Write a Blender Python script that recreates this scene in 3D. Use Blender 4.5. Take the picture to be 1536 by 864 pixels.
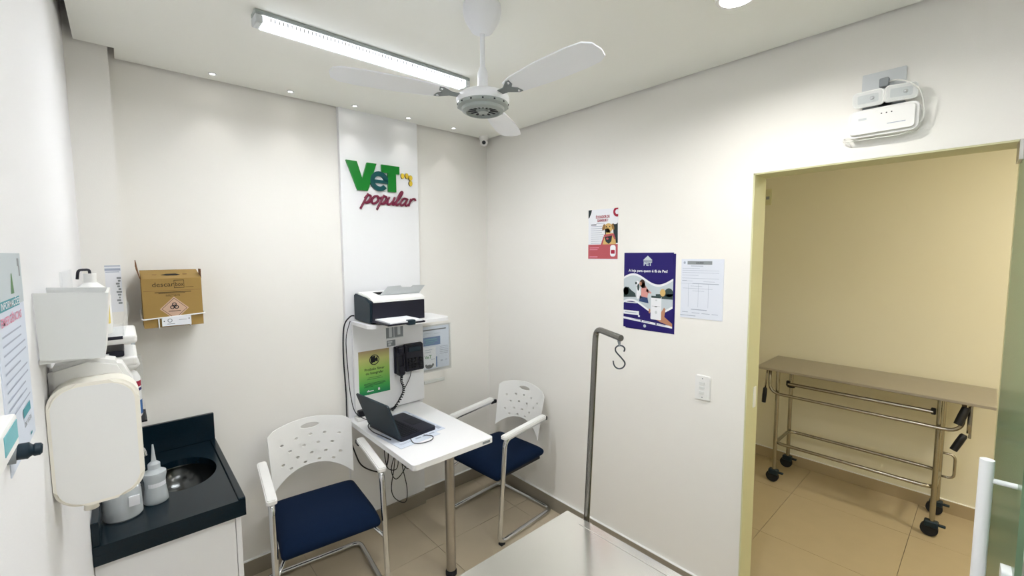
import bpy, bmesh, math, random
from mathutils import Vector, Matrix, Quaternion

random.seed(7)
SC = bpy.context.scene
COL = SC.collection
for o in list(bpy.data.objects):
    bpy.data.objects.remove(o, do_unlink=True)

# ---------------------------------------------------------------- camera
cam_data = bpy.data.cameras.new('camera')
cam_data.sensor_fit = 'HORIZONTAL'
cam_data.sensor_width = 36.0
cam_data.lens = 36.0 * 650.76 / 1536.0
cam_data.clip_start = 0.01
cam = bpy.data.objects.new('camera', cam_data)
COL.objects.link(cam)
_yaw, _pit, _rol = math.radians(41.885), math.radians(4.555), math.radians(-0.297)
_f = Vector((math.sin(_yaw) * math.cos(_pit), math.cos(_yaw) * math.cos(_pit), -math.sin(_pit)))
_r = Vector((math.cos(_yaw), -math.sin(_yaw), 0))
_u = _r.cross(_f)
_r2 = math.cos(_rol) * _r + math.sin(_rol) * _u
_u2 = -math.sin(_rol) * _r + math.cos(_rol) * _u
_m = Matrix((_r2, _u2, -_f)).transposed().to_4x4()
_m.translation = Vector((-2.1246, -2.6521, 1.7627))
cam.matrix_world = _m
SC.camera = cam

# ---------------------------------------------------------------- world, exposure
world = bpy.data.worlds.new('world')
SC.world = world
world.use_nodes = True
world.node_tree.nodes['Background'].inputs[0].default_value = (0.75, 0.85, 1.0, 1)
world.node_tree.nodes['Background'].inputs[1].default_value = 0.05
SC.view_settings.view_transform = 'Standard'
SC.view_settings.look = 'None'
SC.view_settings.exposure = 1.12
SC.view_settings.gamma = 1.0
SC.view_settings.use_curve_mapping = False

# lamp strengths (the lamps themselves are built further down)
TUBE_E = 57.0          # ceiling LED batten diffuser
ROUND_E = 222.0         # round ceiling lamp
SPOT_W = 0.6           # each recessed downlight
REAR_FILL_E = 50.0          # added fill light, unseen, over the front half of the room
CORR_E = 36.0          # corridor ceiling panel

# ---------------------------------------------------------------- materials
def s2l(c):
    return tuple(((x / 12.92) if x <= 0.04045 else ((x + 0.055) / 1.055) ** 2.4) for x in c)

def mat(name, rgb, rough=0.5, metal=0.0, noise=0.0, nscale=20.0, bump=0.0, bscale=200.0, trans=0.0,
        ior=1.45, spec=0.5, coat=0.0, emit=0.0, alpha=1.0):
    m = bpy.data.materials.new(name)
    m.use_nodes = True
    nt = m.node_tree
    b = nt.nodes['Principled BSDF']
    col = s2l([c / 255.0 for c in rgb]) + (1.0,)
    b.inputs['Base Color'].default_value = col
    b.inputs['Roughness'].default_value = rough
    b.inputs['Metallic'].default_value = metal
    b.inputs['IOR'].default_value = ior
    b.inputs['Specular IOR Level'].default_value = spec
    b.inputs['Transmission Weight'].default_value = trans
    b.inputs['Coat Weight'].default_value = coat
    b.inputs['Alpha'].default_value = alpha
    if emit:
        b.inputs['Emission Color'].default_value = col
        b.inputs['Emission Strength'].default_value = emit
    if noise or bump:
        tc = nt.nodes.new('ShaderNodeTexCoord')
    if noise:
        n = nt.nodes.new('ShaderNodeTexNoise')
        n.inputs['Scale'].default_value = nscale
        n.inputs['Detail'].default_value = 5.0
        nt.links.new(tc.outputs['Object'], n.inputs['Vector'])
        mx = nt.nodes.new('ShaderNodeMix')
        mx.data_type = 'RGBA'
        mx.inputs[6].default_value = tuple(c * (1 - noise) for c in col[:3]) + (1,)
        mx.inputs[7].default_value = tuple(min(1, c * (1 + noise)) for c in col[:3]) + (1,)
        nt.links.new(n.outputs['Fac'], mx.inputs[0])
        nt.links.new(mx.outputs[2], b.inputs['Base Color'])
    if bump:
        n2 = nt.nodes.new('ShaderNodeTexNoise')
        n2.inputs['Scale'].default_value = bscale
        n2.inputs['Detail'].default_value = 3.0
        nt.links.new(tc.outputs['Object'], n2.inputs['Vector'])
        bp = nt.nodes.new('ShaderNodeBump')
        bp.inputs['Strength'].default_value = bump
        bp.inputs['Distance'].default_value = 0.002
        nt.links.new(n2.outputs['Fac'], bp.inputs['Height'])
        nt.links.new(bp.outputs['Normal'], b.inputs['Normal'])
    return m

def emitter(name, rgb, strength):
    m = bpy.data.materials.new(name)
    m.use_nodes = True
    nt = m.node_tree
    nt.nodes.clear()
    e = nt.nodes.new('ShaderNodeEmission')
    e.inputs[0].default_value = s2l([c / 255.0 for c in rgb]) + (1,)
    e.inputs[1].default_value = strength
    o = nt.nodes.new('ShaderNodeOutputMaterial')
    nt.links.new(e.outputs[0], o.inputs[0])
    return m

M = {}
M['wall'] = mat('wall_paint', (242, 240, 235), 0.6, noise=0.012, nscale=3, bump=0.12, bscale=260)
M['wall_left'] = mat('wall_paint_white', (242, 242, 244), 0.6, noise=0.012, nscale=3, bump=0.12, bscale=260)
M['ceil'] = mat('ceiling_paint', (245, 246, 240), 0.7, noise=0.01, nscale=3)
M['ceil_edge'] = mat('ceiling_edge', (190, 188, 190), 0.8)
M['corr_wall'] = mat('corridor_paint', (232, 228, 206), 0.6, noise=0.015, nscale=4, bump=0.12, bscale=260)
M['jamb'] = mat('jamb_paint', (214, 212, 172), 0.5, noise=0.02, nscale=8)
M['tile'] = mat('porcelain_tile', (190, 177, 154), 0.28, noise=0.06, nscale=9)
M['tile_c'] = mat('corridor_porcelain', (184, 168, 136), 0.28, noise=0.06, nscale=9)
M['grout'] = mat('grout', (118, 106, 92), 0.9)
M['base'] = mat('baseboard_porcelain', (150, 142, 128), 0.4, noise=0.04, nscale=10)
M['base_top'] = mat('baseboard_lit_top', (240, 240, 238), 0.5)
M['lam'] = mat('white_laminate', (240, 241, 243), 0.35)
M['lam2'] = mat('white_laminate_edge', (226, 228, 226), 0.4)
M['cream_pl'] = mat('cream_plastic', (246, 242, 230), 0.35)
M['white_pl'] = mat('white_plastic', (240, 240, 238), 0.35)
M['grey_pl'] = mat('grey_plastic', (206, 211, 214), 0.4)
M['mid_grey'] = mat('mid_grey_print', (140, 146, 150), 0.6)
M['dark_pl'] = mat('black_plastic', (8, 11, 22), 0.45)
M['navy_pl'] = mat('navy_black_plastic', (8, 10, 32), 0.4)
M['teal_pl'] = mat('dark_teal_plastic', (10, 36, 50), 0.5)
M['rubber'] = mat('black_rubber', (22, 26, 34), 0.7)
M['fabric'] = mat('navy_fabric', (6, 26, 52), 0.9, noise=0.12, nscale=60, bump=0.35, bscale=900, spec=0.2)
M['chrome'] = mat('chrome', (215, 217, 220), 0.12, 1.0)
M['steel'] = mat('brushed_steel', (176, 172, 166), 0.3, 1.0, noise=0.06, nscale=30)
M['steel_top'] = mat('stainless_sheet', (226, 225, 219), 0.2, 0.9, noise=0.05, nscale=4, bump=0.05, bscale=8)
M['steel_dk'] = mat('stretcher_steel', (172, 168, 158), 0.25, 1.0, noise=0.06, nscale=24)
M['stretch_top'] = mat('stretcher_sheet', (182, 176, 166), 0.35, 0.7, noise=0.04, nscale=6)
M['granite'] = mat('black_granite', (10, 28, 38), 0.22, noise=0.4, nscale=180, spec=0.4)
M['basin'] = mat('steel_basin', (78, 80, 80), 0.2, 1.0)
M['card'] = mat('brown_cardboard', (160, 130, 72), 0.8, noise=0.05, nscale=25)
M['card_dk'] = mat('brown_card_inside', (120, 84, 56), 0.85)
M['card_print'] = mat('card_print_ink', (66, 52, 30), 0.8)
M['pink'] = mat('diamond_pink', (204, 172, 150), 0.8)
M['ink'] = mat('black_ink', (22, 24, 32), 0.7)
M['hole'] = mat('dark_hollow', (6, 6, 8), 0.9)
M['green'] = mat('green_acrylic', (0, 122, 34), 0.3)
M['teal'] = mat('dark_teal_acrylic', (0, 74, 78), 0.3)
M['wine'] = mat('wine_acrylic', (112, 10, 52), 0.3)
M['yellow'] = mat('yellow_acrylic', (226, 196, 60), 0.35)
M['gold_dk'] = mat('dark_acrylic_edge', (70, 56, 20), 0.5)
M['paper'] = mat('white_paper', (236, 238, 243), 0.7)
M['paper_b'] = mat('bluish_paper', (214, 222, 236), 0.7)
M['line'] = mat('grey_print', (168, 177, 194), 0.8)
M['red_p'] = mat('red_print', (182, 84, 92), 0.6)
M['red_d'] = mat('dark_red_print', (160, 24, 56), 0.6)
M['tan'] = mat('tan_print', (214, 178, 112), 0.7)
M['tan_d'] = mat('dark_tan_print', (150, 112, 62), 0.7)
M['dkgreen'] = mat('dark_green_print', (30, 44, 48), 0.7)
M['purple'] = mat('indigo_print', (22, 2, 100), 0.5)
M['sky'] = mat('pale_photo_print', (196, 206, 212), 0.6)
M['bush'] = mat('dark_foliage_print', (52, 70, 70), 0.6)
M['pinkp'] = mat('pink_shirt_print', (214, 150, 144), 0.6)
M['jeans'] = mat('jeans_print', (44, 66, 110), 0.6)
M['hair'] = mat('brown_hair_print', (62, 40, 34), 0.6)
M['skin'] = mat('skin_print', (186, 132, 104), 0.6)
M['blue_p'] = mat('blue_print', (34, 96, 160), 0.6)
M['tealp'] = mat('teal_print', (60, 150, 164), 0.6)
M['teal_lt'] = mat('light_teal_print', (112, 184, 194), 0.5)
M['form'] = mat('form_paper', (224, 229, 240), 0.7)
M['pinkt'] = mat('pink_print', (226, 150, 176), 0.6)
M['cable'] = mat('black_cable', (18, 20, 30), 0.5)
M['chalk'] = mat('white_cable', (232, 232, 226), 0.5)
M['amber'] = mat('amber_liquid_print', (226, 206, 120), 0.4)
M['acryl'] = mat('clear_acrylic', (236, 244, 246), 0.08, alpha=0.12)
M['frost'] = mat('frosted_plastic', (226, 233, 237), 0.3, alpha=0.62)
M['liquid'] = mat('clear_liquid', (206, 214, 216), 0.1, trans=0.6, ior=1.33)
M['glass'] = mat('green_glass', (150, 180, 148), 0.22, trans=0.55, ior=1.15)
M['white_metal'] = mat('white_painted_metal', (240, 242, 244), 0.3)
M['fan_w'] = mat('fan_white', (238, 240, 244), 0.4)
M['fan_g'] = mat('fan_grey', (164, 172, 170), 0.4)
M['fan_bracket'] = mat('fan_bracket_grey', (128, 136, 138), 0.4)
M['fan_blade'] = mat('fan_blade_paint', (246, 249, 254), 0.4)
M['lens_cl'] = mat('clear_lamp_lens', (244, 248, 248), 0.08, alpha=0.2)
M['pole'] = mat('pole_steel', (132, 130, 126), 0.22, 1.0)
M['hook'] = mat('dark_hook_steel', (84, 90, 98), 0.3, 1.0)
M['base_c'] = mat('corridor_baseboard', (176, 160, 130), 0.4, noise=0.04, nscale=10)
M['tube_em'] = emitter('led_strip_glow', (250, 252, 255), TUBE_E)
M['rear_fill_em'] = emitter('rear_fill_glow', (250, 252, 255), REAR_FILL_E)
M['round_em'] = emitter('round_lamp_glow', (255, 252, 246), ROUND_E)
M['side_em'] = emitter('led_side_glow', (235, 240, 250), 1.2)
M['spot_em'] = emitter('downlight_glow', (255, 250, 240), 18.0)
M['corr_em'] = emitter('corridor_lamp_glow', (255, 246, 230), CORR_E)

def gradient_mat(name, stops, rough=0.6):
    """printed vertical gradient in object space (Generated Z), flat print"""
    m = bpy.data.materials.new(name)
    m.use_nodes = True
    nt = m.node_tree
    b = nt.nodes['Principled BSDF']
    b.inputs['Roughness'].default_value = rough
    tc = nt.nodes.new('ShaderNodeTexCoord')
    sp = nt.nodes.new('ShaderNodeSeparateXYZ')
    nt.links.new(tc.outputs['Generated'], sp.inputs[0])
    r = nt.nodes.new('ShaderNodeValToRGB')
    cr = r.color_ramp
    while len(cr.elements) < len(stops):
        cr.elements.new(0.5)
    for e, (p, c) in zip(cr.elements, stops):
        e.position = p
        e.color = s2l([x / 255 for x in c]) + (1,)
    nt.links.new(sp.outputs['Z'], r.inputs[0])
    nt.links.new(r.outputs[0], b.inputs['Base Color'])
    return m
M['green_grad'] = gradient_mat('green_notice_print', [(0, (0, 128, 84)), (0.2, (70, 172, 78)), (0.55, (158, 202, 96)), (0.8, (200, 204, 124)), (1, (172, 148, 112))])

# ---------------------------------------------------------------- helpers
WLOC = {}
def wloc(p):
    return WLOC.get(p.name, Vector((0, 0, 0))) if p else Vector((0, 0, 0))

def obj(name, bm, m, parent=None, smooth=False, auto=None):
    """link a bmesh (world coordinates) as one mesh object under parent"""
    off = wloc(parent)
    bmesh.ops.translate(bm, verts=bm.verts[:], vec=-off)
    bmesh.ops.recalc_face_normals(bm, faces=bm.faces[:])
    me = bpy.data.meshes.new(name)
    bm.to_mesh(me)
    bm.free()
    me.materials.append(m)
    if smooth:
        for p in me.polygons:
            p.use_smooth = True
        if auto is not None:
            me.set_sharp_from_angle(angle=math.radians(auto))
    o = bpy.data.objects.new(name, me)
    COL.objects.link(o)
    if parent:
        o.parent = parent
    WLOC[o.name] = off
    return o

def tag(o, label=None, cat=None, group=None, kind=None):
    if label: o['label'] = label
    if cat: o['category'] = cat
    if group: o['group'] = group
    if kind: o['kind'] = kind
    return o

def thing(name, label, cat, loc, group=None):
    o = bpy.data.objects.new(name, None)
    o.empty_display_size = 0.05
    COL.objects.link(o)
    o.location = loc
    WLOC[o.name] = Vector(loc)
    return tag(o, label, cat, group)

def struct(name, bm, m, parent=None, **k):
    o = obj(name, bm, m, parent, **k)
    if not parent:
        o['kind'] = 'structure'
    return o

def bx(bm, x0, y0, z0, x1, y1, z1, bev=0.0, seg=2):
    g = bmesh.ops.create_cube(bm, size=1.0)
    vs = g['verts']
    for v in vs:
        v.co = Vector((x0 if v.co.x < 0 else x1, y0 if v.co.y < 0 else y1, z0 if v.co.z < 0 else z1))
    if bev:
        es = list({e for v in vs for e in v.link_edges})
        bmesh.ops.bevel(bm, geom=es, offset=bev, segments=seg, affect='EDGES', profile=0.5)
    return bm

def box(x0, y0, z0, x1, y1, z1, bev=0.0, seg=2):
    return bx(bmesh.new(), min(x0, x1), min(y0, y1), min(z0, z1), max(x0, x1), max(y0, y1), max(z0, z1), bev, seg)

def fillet(pts, r, n=5, closed=False):
    P = [Vector(p) for p in pts]
    out = []
    N = len(P)
    for i, p in enumerate(P):
        if not closed and i in (0, N - 1):
            out.append(p); continue
        a, b = P[(i - 1) % N], P[(i + 1) % N]
        da, db = (a - p), (b - p)
        rr = min(r, da.length * 0.48, db.length * 0.48)
        da.normalize(); db.normalize()
        s, e = p + da * rr, p + db * rr
        for k in range(n + 1):
            t = k / n
            out.append((1 - t) ** 2 * s + 2 * t * (1 - t) * p + t * t * e)
    return out

def spline(pts, n=6, closed=False):
    P = [Vector(p) for p in pts]
    out = []
    N = len(P)
    rng = range(N if closed else N - 1)
    for i in rng:
        if closed:
            p0, p1, p2, p3 = P[i - 1], P[i], P[(i + 1) % N], P[(i + 2) % N]
        else:
            p0, p1, p2, p3 = P[max(i - 1, 0)], P[i], P[i + 1], P[min(i + 2, N - 1)]
        for k in range(n):
            t = k / n
            out.append(0.5 * ((2 * p1) + (p2 - p0) * t + (2 * p0 - 5 * p1 + 4 * p2 - p3) * t * t + (3 * p1 - p0 - 3 * p2 + p3) * t ** 3))
    if not closed:
        out.append(P[-1])
    return out

def tube(bm, pts, r, seg=8, closed=False, cap=True):
    P = [Vector(p) for p in pts]
    N = len(P)
    rad = r if isinstance(r, (list, tuple)) else [r] * N
    tang = []
    for i in range(N):
        if closed:
            t = P[(i + 1) % N] - P[i - 1]
        else:
            t = P[min(i + 1, N - 1)] - P[max(i - 1, 0)]
        tang.append(t.normalized())
    ref = Vector((0, 0, 1)) if abs(tang[0].z) < 0.9 else Vector((1, 0, 0))
    nrm = (ref - tang[0] * ref.dot(tang[0])).normalized()
    rings = []
    for i in range(N):
        if i:
            q = tang[i - 1].rotation_difference(tang[i])
            nrm = q @ nrm
            nrm = (nrm - tang[i] * nrm.dot(tang[i])).normalized()
        bn = tang[i].cross(nrm)
        rings.append([bm.verts.new(P[i] + rad[i] * (math.cos(a) * nrm + math.sin(a) * bn)) for a in [2 * math.pi * k / seg for k in range(seg)]])
    for i in range(N if closed else N - 1):
        A, B = rings[i], rings[(i + 1) % N]
        for k in range(seg):
            bm.faces.new((A[k], A[(k + 1) % seg], B[(k + 1) % seg], B[k]))
    if cap and not closed:
        bm.faces.new(rings[0][::-1])
        bm.faces.new(rings[-1])
    return bm

def lathe(bm, prof, c, axis=(0, 0, 1), seg=24):
    """profile of (radius, height) about an axis through c"""
    c = Vector(c); ax = Vector(axis).normalized()
    ref = Vector((1, 0, 0)) if abs(ax.x) < 0.9 else Vector((0, 1, 0))
    e1 = (ref - ax * ref.dot(ax)).normalized(); e2 = ax.cross(e1)
    rings = []
    for r, h in prof:
        if r < 1e-5:
            rings.append([bm.verts.new(c + ax * h)])
        else:
            rings.append([bm.verts.new(c + ax * h + r * (math.cos(2 * math.pi * k / seg) * e1 + math.sin(2 * math.pi * k / seg) * e2)) for k in range(seg)])
    for A, B in zip(rings, rings[1:]):
        for k in range(seg):
            a0, a1 = A[k % len(A)], A[(k + 1) % len(A)]
            b0, b1 = B[k % len(B)], B[(k + 1) % len(B)]
            f = []
            for v in (a0, a1, b1, b0):
                if v not in f: f.append(v)
            if len(f) > 2: bm.faces.new(f)
    for R in (rings[0], rings[-1]):
        if len(R) > 2:
            try: bm.faces.new(R)
            except ValueError: pass
    return bm

def prism(bm, pts, fn, w0, w1):
    A = [bm.verts.new(fn(u, v, w0)) for u, v in pts]
    B = [bm.verts.new(fn(u, v, w1)) for u, v in pts]
    n = len(pts)
    bm.faces.new(A[::-1]); bm.faces.new(B)
    for i in range(n):
        bm.faces.new((A[i], A[(i + 1) % n], B[(i + 1) % n], B[i]))
    return bm

def rrect(u0, v0, u1, v1, r, n=4):
    out = []
    for cx, cy, a0 in ((u1 - r, v1 - r, 0), (u0 + r, v1 - r, 90), (u0 + r, v0 + r, 180), (u1 - r, v0 + r, 270)):
        for k in range(n + 1):
            a = math.radians(a0 + 90 * k / n)
            out.append((cx + r * math.cos(a), cy + r * math.sin(a)))
    return out

def ell(cu, cv, a, b, n=20, rot=0.0):
    out = []
    for k in range(n):
        t = 2 * math.pi * k / n
        x, y = a * math.cos(t), b * math.sin(t)
        out.append((cu + x * math.cos(rot) - y * math.sin(rot), cv + x * math.sin(rot) + y * math.cos(rot)))
    return out

class Sheet:
    """flat print frame: u to the right, v downward from the top left corner, n toward the reader"""
    def __init__(s, parent, o, U, N, V=(0, 0, 1)):
        s.p = parent; s.o = Vector(o); s.U = Vector(U).normalized(); s.V = Vector(V).normalized(); s.N = Vector(N).normalized()
    def w(s, u, v, l=0.0):
        return s.o + s.U * u - s.V * v + s.N * l
    def polys(s, name, polys, m, lift):
        bm = bmesh.new()
        for pts in polys:
            vs = [bm.verts.new(s.w(u, v, lift)) for u, v in pts]
            f = bm.faces.new(vs)
            f.normal_update()
            if f.normal.dot(s.N) < 0: f.normal_flip()
        off = wloc(s.p)
        bmesh.ops.translate(bm, verts=bm.verts[:], vec=-off)
        me = bpy.data.meshes.new(name); bm.to_mesh(me); bm.free(); me.materials.append(m)
        o = bpy.data.objects.new(name, me); COL.objects.link(o); o.parent = s.p; WLOC[o.name] = off
        if len(polys) > 1: o['kind'] = 'stuff'
        return o
    def rects(s, name, rs, m, lift):
        return s.polys(name, [[(a, b), (c, b), (c, d), (a, d)] for a, b, c, d in rs], m, lift)
    def slab(s, name, u0, v0, u1, v1, m, l0, l1, r=0.0):
        pts = rrect(u0, v0, u1, v1, r) if r else [(u0, v0), (u1, v0), (u1, v1), (u0, v1)]
        bm = bmesh.new(); prism(bm, pts, s.w, l0, l1)
        return obj(name, bm, m, s.p)
    def text(s, name, body, u, v, size, m, lift, align='LEFT', bold=0.0, width=None, ext=0.0):
        cu = bpy.data.curves.new('tmp', 'FONT')
        cu.body = body; cu.size = size; cu.align_x = align; cu.offset = bold * size; cu.extrude = ext
        cu.resolution_u = 3
        t = bpy.data.objects.new('tmp', cu)
        COL.objects.link(t)
        bpy.context.view_layer.update()
        dg = bpy.context.evaluated_depsgraph_get()
        me = bpy.data.meshes.new_from_object(t.evaluated_get(dg))
        bpy.data.objects.remove(t, do_unlink=True); bpy.data.curves.remove(cu)
        if width and len(me.vertices):
            xs = [q.co.x for q in me.vertices]
            k = width / max(1e-6, max(xs) - min(xs))
            for q in me.vertices: q.co.x *= k
        off = wloc(s.p)
        for q in me.vertices:
            q.co = s.w(u + q.co.x, v - q.co.y, lift + q.co.z) - off
        me.name = name
        me.materials.clear(); me.materials.append(m)
        o = bpy.data.objects.new(name, me); COL.objects.link(o); o.parent = s.p; WLOC[o.name] = off
        return o

def dup(root, loc, rotz, label):
    r = root.copy(); COL.objects.link(r); r.location = loc; r.rotation_euler = (0, 0, rotz); r['label'] = label
    for ch in list(root.children):
        c = ch.copy(); COL.objects.link(c); c.parent = r
        for g in list(ch.children):
            d = g.copy(); COL.objects.link(d); d.parent = c
    return r

# ================================================================ SETTING
H = 2.623
XL = -2.25            # left wall face
YF = -3.35            # front wall (behind the camera)
TOP = 2.80
DY0, DY1, DZ = -1.905, -2.69, 2.113     # doorway in the right wall
WT = 0.14
XC = 1.935            # far wall of the corridor
CY0, CY1 = -0.55, -4.6

struct('wall_back', box(XL - .15, 0, -.05, 0.0, .15, TOP), M['wall'])
struct('wall_left', box(XL - .15, YF, -.05, XL, 0, TOP), M['wall_left'])
struct('wall_front', box(XL - .15, YF - .15, -.05, WT, YF, TOP), M['wall'])
bm = bmesh.new()
bx(bm, 0, DY0, -.05, WT, .15, TOP)
bx(bm, 0, DY1, DZ, WT, DY0, TOP)
bx(bm, 0, YF, -.05, WT, DY1, TOP)
struct('wall_right', bm, M['wall'])
# boxed column in the far left corner
struct('trim_1', box(XL, -.13, 0, -2.12, 0, TOP), M['wall'])
# plaster ceiling slab floating a finger's width off the walls, stepped round the column
g = 0.021
slab_pts = [(XL + .03, YF), (XL + .03, -.13 - g), (-2.12 + g, -.13 - g), (-2.12 + g, -g), (-g, -g), (-g, YF)]
bm = bmesh.new(); prism(bm, slab_pts, lambda u, v, w: Vector((u, v, w)), H, H + .07)
struct('ceiling', bm, M['ceil'])
struct('trim_2', box(XL - .15, YF - .15, TOP, WT, .15, TOP + .05), M['ceil_edge'])
# floor: grout bed with one object per porcelain tile
fl = struct('floor', box(XL, YF, -.05, 0, 0, -.004), M['grout'])
T = 0.625
def tiles(parent, xs, ys, x0, x1, y0, y1, m):
    for i in range(len(xs) - 1):
        for j in range(len(ys) - 1):
            a, b = max(xs[i] + .0012, x0), min(xs[i + 1] - .0012, x1)
            c, d = max(ys[j] + .0012, y0), min(ys[j + 1] - .0012, y1)
            if b - a < .02 or d - c < .02: continue
            obj('tile', box(a, c, -.012, b, d, 0), m, parent)
tiles(fl, [-0.8 + T * k for k in range(-3, 3)], [-0.496 + T * k for k in range(-6, 2)], XL, 0, YF, 0, M['tile'])
fc = struct('floor_corridor', box(0, CY1, -.05, XC, CY0, -.004), M['grout'])
tiles(fc, [1.43 + .64 * k for k in range(-3, 2)], [-1.745 + .64 * k for k in range(-5, 3)], 0.0, XC, CY1, CY0, M['tile_c'])
# corridor shell
struct('wall_corridor', box(XC, CY1 - .15, -.05, XC + .15, CY0 + .15, TOP), M['corr_wall'])
struct('wall_corridor_end', box(WT, CY0, -.05, XC, CY0 + .15, TOP), M['corr_wall'])
struct('wall_corridor_near', box(WT, CY1 - .15, -.05, XC, CY1, TOP), M['corr_wall'])
struct('wall_corridor_side', box(WT, CY1, -.05, WT + .006, DY1, TOP), M['corr_wall'])
struct('ceiling_corridor', box(WT, CY1, 2.6, XC, CY0, 2.7), M['corr_wall'])
# door lining (cream-green jamb faces and head)
bm = bmesh.new()
bx(bm, .002, DY0 - .006, 0, WT + .004, DY0, DZ)
bx(bm, .002, DY1, DZ - .006, WT + .004, DY0, DZ)
bx(bm, .002, DY1, 0, WT + .004, DY1 + .006, DZ)
struct('trim_3', bm, M['jamb'])
# strike plate label on jamb
bm = bmesh.new(); bx(bm, .085, DY0 - .009, 1.02, .115, DY0 - .006, 1.12)
tag(obj('strike_plate', bm, M['white_pl']), 'small white strike plate on the cream door jamb at handle height', 'plate')

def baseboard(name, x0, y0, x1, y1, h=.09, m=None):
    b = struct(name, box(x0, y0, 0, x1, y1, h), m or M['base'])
    obj('lit_top_strip', box(x0, y0, h, x1, y1, h + .004), M['base_top'], b)  # white strip paints in the light caught on the baseboard's top ledge
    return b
BT = .014
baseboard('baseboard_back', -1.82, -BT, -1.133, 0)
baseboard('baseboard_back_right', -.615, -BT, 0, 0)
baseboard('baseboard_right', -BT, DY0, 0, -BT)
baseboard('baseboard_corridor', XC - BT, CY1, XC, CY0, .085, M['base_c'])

# full-height white laminate panel that carries sign, shelf and folding table
PX0, PX1 = -1.133, -.615
struct('trim_4', box(PX0, -.03, 0.0, PX1, 0, H + .01, .0015, 1), M['lam'])
obj('baseboard_panel', box(PX0, -.03 - BT, 0, PX1, -.03, .09), M['base'])['kind'] = 'structure'

# ================================================================ LAMPS
# LED batten on the ceiling
def batten(x0, x1, y, em, label, nd):
    t = thing('ceiling_light', label, 'ceiling light', ((x0 + x1) / 2, y, H))
    obj('housing', box(x0, y - .03, H - .016, x1, y + .03, H, .003, 1), M['fan_g'], t)
    for xx in (x0, x1 - .025):
        obj('end_cap', box(xx, y - .03, H - .045, xx + .025, y + .03, H - .016, .004, 2), M['grey_pl'], t)
    for sy in (-1, 1):
        obj('side_lens', box(x0 + .025, y + sy * .026 - .002, H - .046, x1 - .025, y + sy * .026 + .002, H - .016), M['side_em'], t)
    bm = bmesh.new(); bx(bm, x0 + .025, y - .0235, H - .041, x1 - .025, y + .0235, H - .036)
    obj('diffuser', bm, em, t)
    bm = bmesh.new()
    for k in range(nd):
        xx = x0 + .05 + (x1 - x0 - .1) * k / (nd - 1)
        bx(bm, xx - .002, y - .0292, H - .032, xx + .002, y - .0282, H - .02)
    d = obj('vent_slot', bm, M['grey_pl'], t); d['kind'] = 'stuff'
    return t
batten(-1.73, -.80, -.845, M['tube_em'], 'long glowing white LED batten on the ceiling behind the fan', 60)
batten(-1.95, -1.0, -2.55, M['rear_fill_em'], 'added fill light in batten form on the ceiling behind the viewer', 20)  # unseen fill lamp, added to brighten the left wall and the room

# round ceiling lamp at the top edge of the picture
t = thing('round_ceiling_lamp', 'round glowing ceiling lamp with pale rim near the right wall', 'ceiling light', (-.60, -2.045, H))
bm = bmesh.new(); lathe(bm, [(.001, -.004), (.05, -.004), (.05, -.045), (.062, -.045), (.066, -.03), (.066, 0), (.001, 0), (.001, -.004)], (-.60, -2.045, H), seg=36); obj('rim', bm, M['white_pl'], t, True, 40)
bm = bmesh.new(); lathe(bm, [(.0001, -.026), (.049, -.026), (.049, -.021), (.0001, -.021)], (-.60, -2.045, H), seg=32); obj('diffuser', bm, M['round_em'], t)

# five recessed downlights in a row along the back wall
pos = ['nearest the left column', 'second from the left column', 'above the left edge of the logo panel', 'above the right edge of the logo panel', 'nearest the security camera']
for i, x in enumerate((-1.755, -1.412, -1.068, -.724, -.38)):
    t = thing('downlight', 'tiny recessed downlight in the ceiling, ' + pos[i], 'downlight', (x, -.115, H), 'row of tiny downlights along the back wall')
    bm = bmesh.new(); lathe(bm, [(.012, -.001), (.0165, -.001), (.018, -.004), (.013, -.006), (.012, -.001)], (x, -.115, H), seg=16); obj('ring', bm, M['white_metal'], t, True)
    bm = bmesh.new(); lathe(bm, [(.0001, -.003), (.011, -.0025)], (x, -.115, H), seg=12); obj('glowing_lens', bm, M['spot_em'], t)
    ld = bpy.data.lights.new('downlight_beam', 'SPOT')
    ld.energy = SPOT_W; ld.spot_size = math.radians(74); ld.spot_blend = .7; ld.shadow_soft_size = .012; ld.color = (1, .97, .92)
    lo = bpy.data.objects.new('downlight_beam', ld); COL.objects.link(lo); lo.parent = t; lo.location = (0, 0, -.012)

# corridor lamp, out of frame along the corridor
t = thing('corridor_lamp', 'square warm ceiling panel lamp further along the corridor', 'ceiling light', (1.0, -3.7, 2.6))
obj('frame', box(.8, -3.9, 2.585, 1.2, -3.5, 2.6, .004, 1), M['white_metal'], t)
obj('diffuser', box(.82, -3.88, 2.58, 1.18, -3.52, 2.585), M['corr_em'], t)

# ================================================================ CEILING FAN
FX, FY, FZ = -1.14, -1.405, 2.297
t = thing('ceiling_fan', 'white three-blade ceiling fan hanging from a thin rod', 'fan', (FX, FY, H))
bm = bmesh.new(); lathe(bm, [(.001, H), (.066, H), (.068, H - .02), (.06, H - .05), (.038, H - .085), (.016, H - .095), (.001, H - .095)], (FX, FY, 0)); obj('canopy', bm, M['fan_w'], t, True, 50)
bm = bmesh.new(); tube(bm, [(FX, FY, H - .09), (FX, FY, FZ + .09)], .0085, 12); obj('rod', bm, M['fan_w'], t, True, 50)
bm = bmesh.new(); lathe(bm, [(.001, .118), (.011, .118), (.018, .10), (.019, .035), (.001, .035)], (FX, FY, FZ)); obj('yoke', bm, M['fan_w'], t, True, 50)
bm = bmesh.new(); lathe(bm, [(.001, .045), (.03, .042), (.075, .03), (.092, .018), (.094, .006), (.09, -.006), (.001, -.006)], (FX, FY, FZ), seg=32); mo = obj('motor_housing', bm, M['fan_w'], t, True, 50)
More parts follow.
